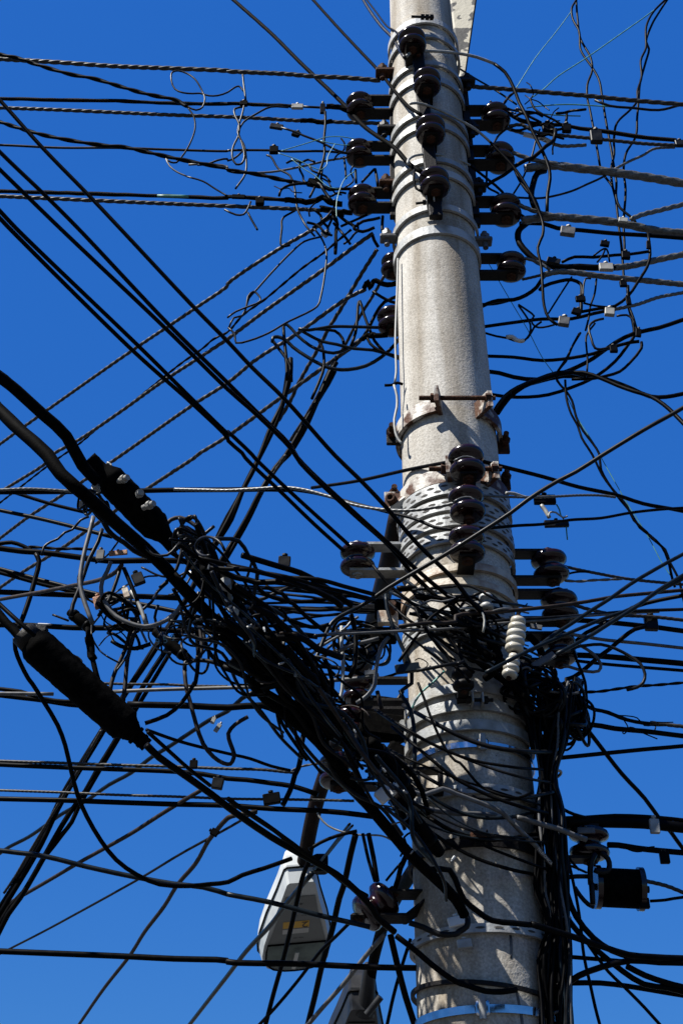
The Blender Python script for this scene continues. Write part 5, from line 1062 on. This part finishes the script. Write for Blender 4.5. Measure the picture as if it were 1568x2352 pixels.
tangle_cable|black cable in the tangle right of the blue plug|5|black|-.3|c5 290,540 450,740 600,880 760,1060 900,1230
tangle_cable|thin black wire to the blue plug in the tangle|2.4|black|-.32|c5 200,570 300,650 380,720
tangle_cable|black cable across the middle of the tangle|7|black|-.28|c5 340,520 600,640 740,760 850,860 1000,1050 1150,1250 1250,1540
tangle_cable|thick black cable at the left flank of the tangle|10|black|-.3|c5 -60,700 60,800 240,900 450,1080 620,1230 760,1360 980,1560
tangle_cable|dusty black cable at the left flank of the tangle|5.4|dull|-.36|c5 -40,860 60,940 260,1130 330,1210 420,1290 540,1400 650,1490
tangle_cable|black cable at the lower flank of the tangle|8|black|-.33|c5 -40,1030 60,1160 180,1290 320,1420 520,1510 640,1560
tangle_cable|black cable forming the lower edge of the tangle|8|black|-.33|c5 -60,1350 100,1410 260,1500 350,1600
tangle_cable|long black cable through the lower tangle, first|8|black|-.27|c5 90,950 300,1130 480,1280 640,1420 820,1568 c6 500,80 700,250 860,320 1000,480 1100,640 1250,800
tangle_cable|long black cable through the lower tangle, second|9|black|-.27|c5 600,1050 720,1210 860,1380 1000,1568 c6 700,120 900,300 1050,450 1180,600 1300,760
tangle_cable|long black cable through the lower tangle, third|9|black|-.26|c5 800,1080 950,1250 1100,1430 1240,1568 c6 900,100 1060,280 1200,440 1320,600 1420,760
tangle_cable|thick black cable filling the heart of the tangle|9|dull|-.25|c5 480,960 640,1010 820,1150 960,1300 1080,1450 1200,1568 c6 1150,200 1300,400 1400,560
tangle_cable|black cable passing under the white U shaped clip|8|black|-.26|c5 600,950 800,960 1000,950 1150,1030 1250,1120 1400,1180 1568,1220
tangle_cable|short black link under the dark rounded clamp|3.6|black|-.3|c5 230,1345 330,1335 440,1325 700,1290
tangle_cable|black cable leaving the tangle down towards the lamp arm|5.4|black|-.2|c5 1330,1240 1390,1370 1425,1470 1440,1568 c6 1420,150 1385,350 1320,550 1250,690
tangle_cable|black cable bowing under the long grey cable|5|black|-.24|c5 850,700 1000,750 1150,785 1280,800 1400,765
hanging_wire|straight drop cable hanging through the tangle above the lamp|6|black|-.3|c5 1080,1100 1100,1568 c6 1070,300 1060,640 1020,850 1010,1000 980,1160 930,1280 880,1430 820,1580 c7 760,120
strand_grip|bright spiral grip between tangle and wedge, left|3|alu,3|-.25|d5 0,860 80,790 140,720 230,660
strand_grip|bright spiral grip between tangle and wedge, right|3|alu,3|-.25|c5 1000,1300 1060,1230 1150,1180 1290,1070 1450,970 1568,910
grey_lead|pale grey upright lead left of the lamp arm|4.4|pale|-.24|B2 785,1180 785,1300 795,1430 790,1568 B3 785,60 770,120
grey_lead|grey lead bowing from the twin cable down past the lamp arm|5|grey|-.26|B2 1110,1255 1070,1300 1040,1380 1020,1480 1015,1568 B3 1000,40 960,90 890,140
grey_lead|grey straight lead from the tangle up to the twin cable|4.6|grey|-.25|B2 770,1350 850,1310 950,1285 1040,1262
grey_lead|brown stub of cable right of the lamp arm|5|brown|-.2|B3 1030,60 1045,120 1060,180
black_cable|black cable hanging straight from the long grey cable bend|6|black|-.26|B2 850,1100 870,1180 880,1300 870,1450 840,1530
black_cable|black bar shaped cable above the blue grey anchor box|7|black|-.2|d5 760,270 900,265 1000,260 1060,380 1250,400 1450,430 1568,460
anchor_wire|grey wire pulling from the anchor box over the pole|4.4|dark|-.27|B2 1300,1485 1420,1465 1568,1440 C2 0,1438 60,1420
anchor_wire|black wires crossing the pole from the clevis insulator to the white stack|4|black|-.24|B2 1000,760 1100,880 1300,1050 1450,1180 1568,1310 C2 60,1440 130,1500
anchor_wire|black wire crossing the slotted strap towards the white stack|3.6|black|-.23|B2 1220,780 1320,870 1420,960 1568,1080 C2 100,1200
anchor_wire|black wire bowing across the cream straps|4|black|-.24|d5 1000,340 1100,385 1250,400 1400,430 1568,440 C2 100,1000 180,1060
anchor_wire|fine wire ring on the cream strap|1.4|brown|-.19|d5 1110,150 1050,180 1010,270 1030,340 1080,300 1120,220 1125,150
anchor_wire|fine wire ring on the bare concrete above the anchor box|1.4|brown|-.19|d5 1010,1260 1060,1235 1130,1255 1185,1300 1180,1340 1150,1360
anchor_wire|short dark lead lying on the bare concrete|3|dull|-.17|d5 1280,1000 1330,1080 1400,1150 1480,1210 1568,1260
tangle_wire|black wire over the pole in the tangle, rising right|3.6|black|-.25|B2 1180,1420 1300,1250 1400,1120 1500,1040 1568,1000 C2 60,960
tangle_wire|black wire over the pole in the tangle, steepest|4|black|-.26|B2 1290,1050 1330,1140 1400,1260 1500,1360 C2 -20,1440 40,1500 100,1568
tangle_wire|black wire over the pole in the tangle, level|4|black|-.24|B2 1250,1090 1350,1110 1450,1150 1568,1170 C2 100,1180 200,1190
tangle_wire|grey wire over the pole above the twin cable|2.6|grey|-.25|B2 1320,1040 1400,1000 1470,1010 1568,990
tangle_wire|pale wire over the pole left of the ceramic stack|2.6|pale|-.25|C2 30,1060 120,1055 180,1080 200,1140 190,1220
tangle_wire|dark cable heaped right of the small grey insulator|7|dull|-.22|C2 40,960 100,1000 130,1100 120,1250 160,1330 240,1400
tangle_wire|dark cable heaped between the pole and the white ceramic stack|9|dull|-.2|C2 150,1240 240,1290 300,1380 280,1480 200,1540
tangle_wire|dark cable heaped under the white ceramic stack|9|dull|-.18|C2 60,1300 160,1420 300,1530 C3 420,40 520,140
tangle_wire|dark cable heaped behind the wedge plate|9|dull|-.1|C2 480,1230 560,1300 600,1400 560,1500 500,1568 C3 480,120 520,260
tangle_wire|black cable leaving the heap down into the bundle|7|black|-.12|C2 380,1520 C3 420,80 480,200 520,340 540,480
tangle_wire|black wire curving from the heap to the coil|4.4|black|-.1|C2 300,1540 420,1500 560,1530 700,1560 C3 820,60
tangle_wire|grey wire curving from the heap to the coil|3|grey|-.12|C3 340,15 420,40 520,70 640,60 750,75 850,70
tangle_wire|grey wire hooked over the heap beside the wedge plate|3|grey|-.17|C2 440,1490 460,1470 500,1462 C2 520,1480
"""
GROUP = None; NW = 0
def course(spec, P2):
    n = len(P2)
    if spec.startswith('hL:'):
        a = pt(*P2[-1], float(spec[3:])); out = []
        for i, (x, y) in enumerate(P2):
            v = ray(x, y); tt = (a.z - CAMZ + .0) / v.z; out.append(Vector((v.x * tt, v.y * tt, CAMZ + v.z * tt)))
        return out
    if '>' in spec:
        d0, d1 = (float(q) for q in spec.split('>')); L = [0]
        for i in range(1, n): L.append(L[-1] + math.hypot(P2[i][0] - P2[i - 1][0], P2[i][1] - P2[i - 1][1]))
        return [pt(x, y, d0 + (d1 - d0) * L[i] / L[-1]) for i, (x, y) in enumerate(P2)]
    return [pt(x, y, float(spec)) for x, y in P2]
for line in WIRES.strip().split('\n'):
    if line.startswith('#'): GROUP = line[1:]; continue
    nm, lab, rp, mm, dd, ps = line.split('|'); mm, _, tw = mm.partition(','); tw = int(tw) if tw else 0; rp = float(rp)
    P2 = parse(ps)
    # run cables that reach the edge of the picture well past it
    P = course(dd, P2) if nm != 'tangle_cable' and 'lower one|14' not in line else [pt(x, y, dT(y) + .03 * math.sin(len(lab) + .01 * x) - .05) for x, y in P2]
    for end in (0, -1):
        x, y = P2[end]
        if x < 3 or x > 1565 or y < 3 or y > 2349:
            q = (P[0] - P[1]) if end == 0 else (P[-1] - P[-2]); q = q.normalized() * 1.4
            if end == 0: P.insert(0, P[0] + q); P2.insert(0, P2[0])
            else: P.append(P[-1] + q); P2.append(P2[-1])
    if mm in ('black', 'dark', 'blue') and not tw: # slight unevenness
        P = [P[0]] + [p + Vector((random.gauss(0, 1), random.gauss(0, 4), random.gauss(0, 1))) * .0006 for p in P[1:-1]] + [P[-1]]
    r = rp * sum(depth(p) for p in P) / len(P) / FPX
    if r < 0: r = rp * .0012
    step = min(.03, r * (1.1 if tw else 5)); step = max(step, .0035)
    S_ = spline(P, step); k = MB()
    tube(k, S_, r * (1.0 if not tw else 1.12), (28 if r > .004 else 18) if tw > 2 else (10 if tw else 8), tw, r * ((15 if r > .006 else 11) if tw > 2 else 22), .16 if mm == 'fuzz' else (.05 if mm == 'dull' else 0))
    cat = {'pair': 'wire', 'tail': 'wire', 'loop': 'wire', 'wrap': 'wire', 'tape': 'tape', 'bundle': 'cable', 'lead': 'cable', 'rod': 'rod', 'grip': 'grip', 'conductor': 'conductor', 'mark': 'mark'}.get(nm.split('_')[-1], 'cable' if 'cable' in nm else 'wire')
    o = k.build(nm, mm, origin=S_[len(S_) // 2]); tag(o, lab, cat, GROUP); NW += 1

# the knot of cables between the splices and the pole: nothing tells these cables apart
CL = [(392, 1222), (450, 1298), (520, 1385), (600, 1470), (680, 1560), (760, 1660), (840, 1770), (930, 1880), (1010, 1980), (1060, 2060)]
def along(t):
    t = max(0, min(.999, t)) * (len(CL) - 1); i = int(t); f = t - i; (x0, y0), (x1, y1) = CL[i], CL[i + 1]; L = math.hypot(x1 - x0, y1 - y0)
    return x0 + (x1 - x0) * f, y0 + (y1 - y0) * f, (y1 - y0) / L, -(x1 - x0) / L
def tangle(P, r, m, label, group, nm='tangle_cable', tw=0):
    rr = r * sum(depth(p) for p in P) / len(P) / FPX; S_ = spline(P, max(.006, rr * 4)); k = MB(); tube(k, S_, rr, 8, tw, rr * 22); o = k.build(nm, m, origin=S_[len(S_) // 2]); tag(o, label, 'cable', group)
rt = random.Random(11)
for i in range(36):
    t0 = rt.uniform(-.02, .45); t1 = min(.80 if i % 9 else .99, t0 + rt.uniform(.25, .55)); off = rt.gauss(0, 1); wd = rt.choice([rt.uniform(25, 60), rt.uniform(60, 120)]); P = []; n = 7; d0, d1 = rt.uniform(-.37, -.2), rt.uniform(-.3, -.16)
    for j in range(n):
        f = j / (n - 1); x, y, nx, ny = along(t0 + (t1 - t0) * f); off = max(-1.5, min(1.5, off + rt.gauss(0, .62)))
        P.append(pt(x + nx * off * wd * .62 + rt.uniform(-9, 9), y + ny * off * wd * .62 + rt.uniform(-6, 6), dT(y) + d0 + .28))
    tangle(P, rt.choice([2.6, 3.2, 4, 4.5, 5, 6.5]), rt.choice(['black', 'black', 'black', 'dull', 'dark', 'blue']), 'black cable running along the thick dark tangle left of the pole', 'cables along the dark tangle')
for i in range(42):
    x, y, nx, ny = along(rt.uniform(.12, .86)); y1 = min(1960, max(1400, y + rt.uniform(-130, 90))); x1 = 925 + rt.uniform(-20, 40); d = dT(y) + rt.uniform(-.08, .08)
    P = [pt(x + (x1 - x) * f + rt.uniform(-10, 10), y + (y1 - y) * (f ** rt.uniform(.6, 1.7)) + rt.uniform(-9, 9), (d if f == 0 else .12)) for f in (0, .25, .5, .75, 1)]
    tangle(P, rt.choice([2.6, 3.4, 4, 4.6, 5.5]), rt.choice(['black', 'black', 'black', 'dark']), 'black cable branching from the dark tangle to the pole', 'cables branching from the tangle to the pole')
for i in range(9):
    t0 = .06 + .085 * i; x, y, nx, ny = along(t0); x1, y1, _, _ = along(min(.98, t0 + rt.uniform(.16, .3))); o0, o1 = rt.uniform(-40, 40), rt.uniform(-40, 40)
    P = [pt(x + nx * o0, y + ny * o0, dT(y) - .14), pt((x * .6 + x1 * .4) + nx * (o0 + rt.uniform(-25, 25)), y * .6 + y1 * .4 + rt.uniform(-14, 14), dT((y + y1) / 2) - .16), pt((x * .3 + x1 * .7) + rt.uniform(-14, 14), y * .3 + y1 * .7 + ny * o1, dT((y + y1) / 2) - .15), pt(x1 + nx * o1, y1 + ny * o1, dT(y1) - .1)]
    tangle(P, rt.choice([3, 4, 5]), rt.choice(['dark', 'dark', 'brown', 'blue']), 'greyish lead lying on top of the thick dark tangle', 'greyish leads on the dark tangle', 'lead_cable', 2 if i % 3 == 0 else 0)
for i in range(12):
    x, y, nx, ny = along(rt.uniform(.05, .75)); o = rt.uniform(-60, 60); x += nx * o; y += ny * o; d = dT(y) - .05; ra, rb = rt.uniform(14, 44), rt.uniform(10, 30); a0 = rt.uniform(0, 6.28); sw = rt.uniform(3.2, 6.4)
    P = [pt(x + ra * math.cos(a0 + sw * f) * (1 + .5 * f), y + rb * math.sin(a0 + sw * f) * (1 + .3 * f) + 20 * f, d + .03 * math.sin(5 * f)) for f in [q_ / 9 for q_ in range(10)]]
    tangle(P, rt.choice([2, 2.8, 3.6, 4.2]), rt.choice(['black', 'black', 'dark', 'grey', 'brown']), 'slack loop of lead curling out of the dark tangle', 'slack loops in the dark tangle', 'wire_loop')
for (cx, cy, sx, sy, n, lab, grp) in ((755, 440, 75, 75, 16, 'short dark wire end in the knot left of the lowest left insulator', 'wire ends knotted left of the rack'), (1225, 275, 60, 40, 12, 'short dark wire end in the knot right of the topmost right insulator', 'wire ends knotted right of the rack')):
    for i in range(n):
        x, y = cx + rt.uniform(-sx, sx), cy + rt.uniform(-sy, sy); a = rt.uniform(-.9, .9) + (3.14 if i % 2 else 0); P = [pt(x, y, -.01)]
        for j in range(4):
            a += rt.uniform(-.8, .8); x += math.cos(a) * 17; y += math.sin(a) * 15; P.append(pt(x, y, rt.uniform(-.03, .02)))
        tangle(P, rt.choice([1.4, 2, 2.6, 3.2]), rt.choice(['black', 'black', 'dark', 'dull']), lab, grp, 'wire_tail')
for i in range(13):
    y0 = rt.uniform(1600, 1900); x0 = rt.uniform(860, 930); x1 = rt.uniform(1225, 1275); y1 = y0 + rt.uniform(60, 200); b = rt.uniform(10, 70); d = rt.uniform(-.27, -.19)
    P = [pt(x0 + (x1 - x0) * f + rt.uniform(-5, 5), y0 + (y1 - y0) * f + b * math.sin(math.pi * f), d + (.10 if f in (0, 1) else 0)) for f in (0, .2, .4, .6, .8, 1)]
    tangle(P, rt.choice([2, 2.6, 3.4, 4.4, 5.4]), rt.choice(['black', 'black', 'dark', 'blue', 'dull']), 'black cable slung across the lower pole to the vertical bundle', 'cables slung across the lower pole')
for i in range(18):
    x, y = rt.uniform(170, 400), rt.uniform(1290, 1450); P = [pt(x, y, -.42)]; a = rt.uniform(-.6, 2.2)
    for j in range(4):
        a += rt.uniform(-.7, .7); x += math.cos(a) * 30; y += math.sin(a) * 30; P.append(pt(x, y, -.42 + rt.uniform(-.03, .03)))
    tangle(P, rt.choice([1.6, 2.2, 2.8, 3.6]), rt.choice(['black', 'dark', 'dark', 'grey', 'brown']), 'short stray lead among the terminals left of the dark tangle', 'stray leads among the terminals', 'stray_lead')
for i in range(16):
    x, y, nx, ny = along(rt.uniform(.08, .9)); o = rt.uniform(-45, 45); x += nx * o; y += ny * o; a = rt.uniform(0, 6.28); c = pt(x, y, dT(y) - .17); s = px2m(1, c); k = MB()
    ax = Vector((math.cos(a), -.2, math.sin(a))).normalized(); u, v = frame(ax); wq = rt.uniform(3, 6)
    obox(k, c, ax, u, v, wq * 2.2 * s, wq * s, wq * s, .2); rod(k, c + ax * wq * 1.0 * s, c + ax * wq * 1.8 * s, wq * .3 * s, 8); tag(k.build('glint_clip', rt.choice(['steel', 'galv', 'tie', 'alu']), origin=c), 'tiny pale clip added as a glint in the dark tangle', 'clip', 'tiny clips added as glints in the dark tangle')  # pale little clips scattered in to act as glints of light
for i in range(20):
    y0, y1 = rt.uniform(1335, 1450), rt.uniform(1385, 1560); x0, x1 = rt.uniform(880, 980), rt.uniform(1120, 1240); d = rt.uniform(-.235, -.165); b = rt.uniform(-40, 45)
    P = [pt(x0 + (x1 - x0) * f + rt.uniform(-10, 10), y0 + (y1 - y0) * f + b * math.sin(math.pi * f) + rt.uniform(-10, 10), d + (.07 if f in (0, 1) else 0)) for f in (0, .2, .4, .6, .8, 1)]
    tangle(P, rt.choice([1.8, 2.4, 3, 3.6, 4.4]), rt.choice(['black', 'black', 'dark', 'dark', 'blue', 'brown', 'grey']), 'thin dark wire among the many crossing the pole at the tangle', 'wires crossing the pole at the tangle', 'tangle_wire')
for i in range(14):
    x, y, nx, ny = along(rt.uniform(.0, .5)); a = rt.uniform(2.4, 4.4); L = rt.uniform(60, 150); d = dT(y) + rt.uniform(-.06, .06)
    P = [pt(x + math.cos(a) * L * f + rt.uniform(-8, 8), y - math.sin(a) * L * f * .7 + 22 * math.sin(math.pi * f) + rt.uniform(-8, 8), d) for f in (0, .33, .66, 1)]
    tangle(P, rt.choice([2.6, 3.4, 4.2]), rt.choice(['black', 'dark', 'dull']), 'short dark lead sticking out of the tangle to the left', 'leads sticking out of the tangle')

# cables bundled down the right side of the pole
rows = [(1560, 1215, 1340), (1640, 1222, 1320), (1700, 1226, 1300), (1782, 1240, 1276), (1860, 1228, 1292), (1960, 1228, 1300), (2050, 1230, 1304), (2118, 1252, 1304), (2200, 1234, 1310), (2300, 1238, 1310), (2400, 1240, 1312)]
for i in range(54):
    q0 = random.random(); P = []; dd = random.uniform(-.13, -.02); r = random.uniform(2.8, 4.6)
    for (y, x0, x1) in rows:
        q0 = min(1, max(0, q0 + random.uniform(-.16, .16))) if y > 1580 else q0
        P.append(pt(x0 + (x1 - x0) * q0, y + random.uniform(-6, 6), dd + random.uniform(-.012, .012)))
    P = P[random.choice([0, 0, 1, 1, 2]):]
    k = MB(); rr = r * depth(P[len(P) // 2]) / FPX; tube(k, spline(P, .02), rr, 8)
    o = k.build('riser_cable', ['black', 'dark', 'black', 'blue', 'black', 'grey' if i < 28 else 'dark', 'black'][i % 7], origin=P[len(P) // 2])  # the few grey risers put lit streaks into the bundle by colour
    lab = ['black cable in the vertical bundle down the right side of the pole', 'grey edged dark cable in the vertical bundle beside the pole', 'black cable in the vertical bundle down the right side of the pole', 'bluish cable in the vertical bundle beside the pole', 'black cable in the vertical bundle down the right side of the pole', 'grey cable coloured as a lit streak in the vertical bundle beside the pole' if i < 28 else 'grey edged dark cable in the vertical bundle beside the pole', 'black cable in the vertical bundle down the right side of the pole'][i % 7]
    tag(o, lab, 'cable', 'cables bundled down the right side of the pole')

# white lettering on cables and the handwritten tag
def letters(s_, pa, pb, hpx, m, nm, label, lift=.008):
    c = (pa + pb) / 2; sx = (pb - pa).normalized(); vd = (CAMV - c).normalized(); up = vd.cross(sx).normalized()
    cu = bpy.data.curves.new(nm, 'FONT'); cu.body = s_; cu.size = px2m(hpx, c) * 1.4; cu.align_x = 'CENTER'; cu.align_y = 'CENTER'
    o = bpy.data.objects.new(nm, cu); COL.objects.link(o); dg = bpy.context.evaluated_depsgraph_get(); me = bpy.data.meshes.new_from_object(o.evaluated_get(dg)); bpy.data.objects.remove(o)
    nz = sx.cross(up); M = Matrix((sx, up, nz)).transposed().to_4x4(); me.transform(M); me.materials.clear(); me.materials.append(MATS[m])
    w0 = max((v.co.dot(sx) for v in me.vertices)) - min((v.co.dot(sx) for v in me.vertices)); f_ = (pb - pa).length / w0
    for v in me.vertices: v.co += sx * (v.co.dot(sx) * (f_ - 1))
    o = bpy.data.objects.new(nm, me); COL.objects.link(o); o.location = c + vd * lift
    return o
def on_cable(label_start, o):
    for q in bpy.data.objects:
        if q.get('label', '').startswith(label_start): o.parent = q; o.location = Vector(o.location) - Vector(q.location); return
on_cable('white lettered telephone', letters('TELEFONICA', pt(1234, 1948, -.155), pt(1266, 1985, -.13), 6, 'inkwhite', 'lettering', '', .014))
on_cable('black taped cable splice with a hand', letters('9 5 9', pt(358, 1476, -.46), pt(402, 1464, -.46), 16, 'inkblue', 'handwritten_number', '', .01))
print('wires', NW, 'objects', len(bpy.data.objects))
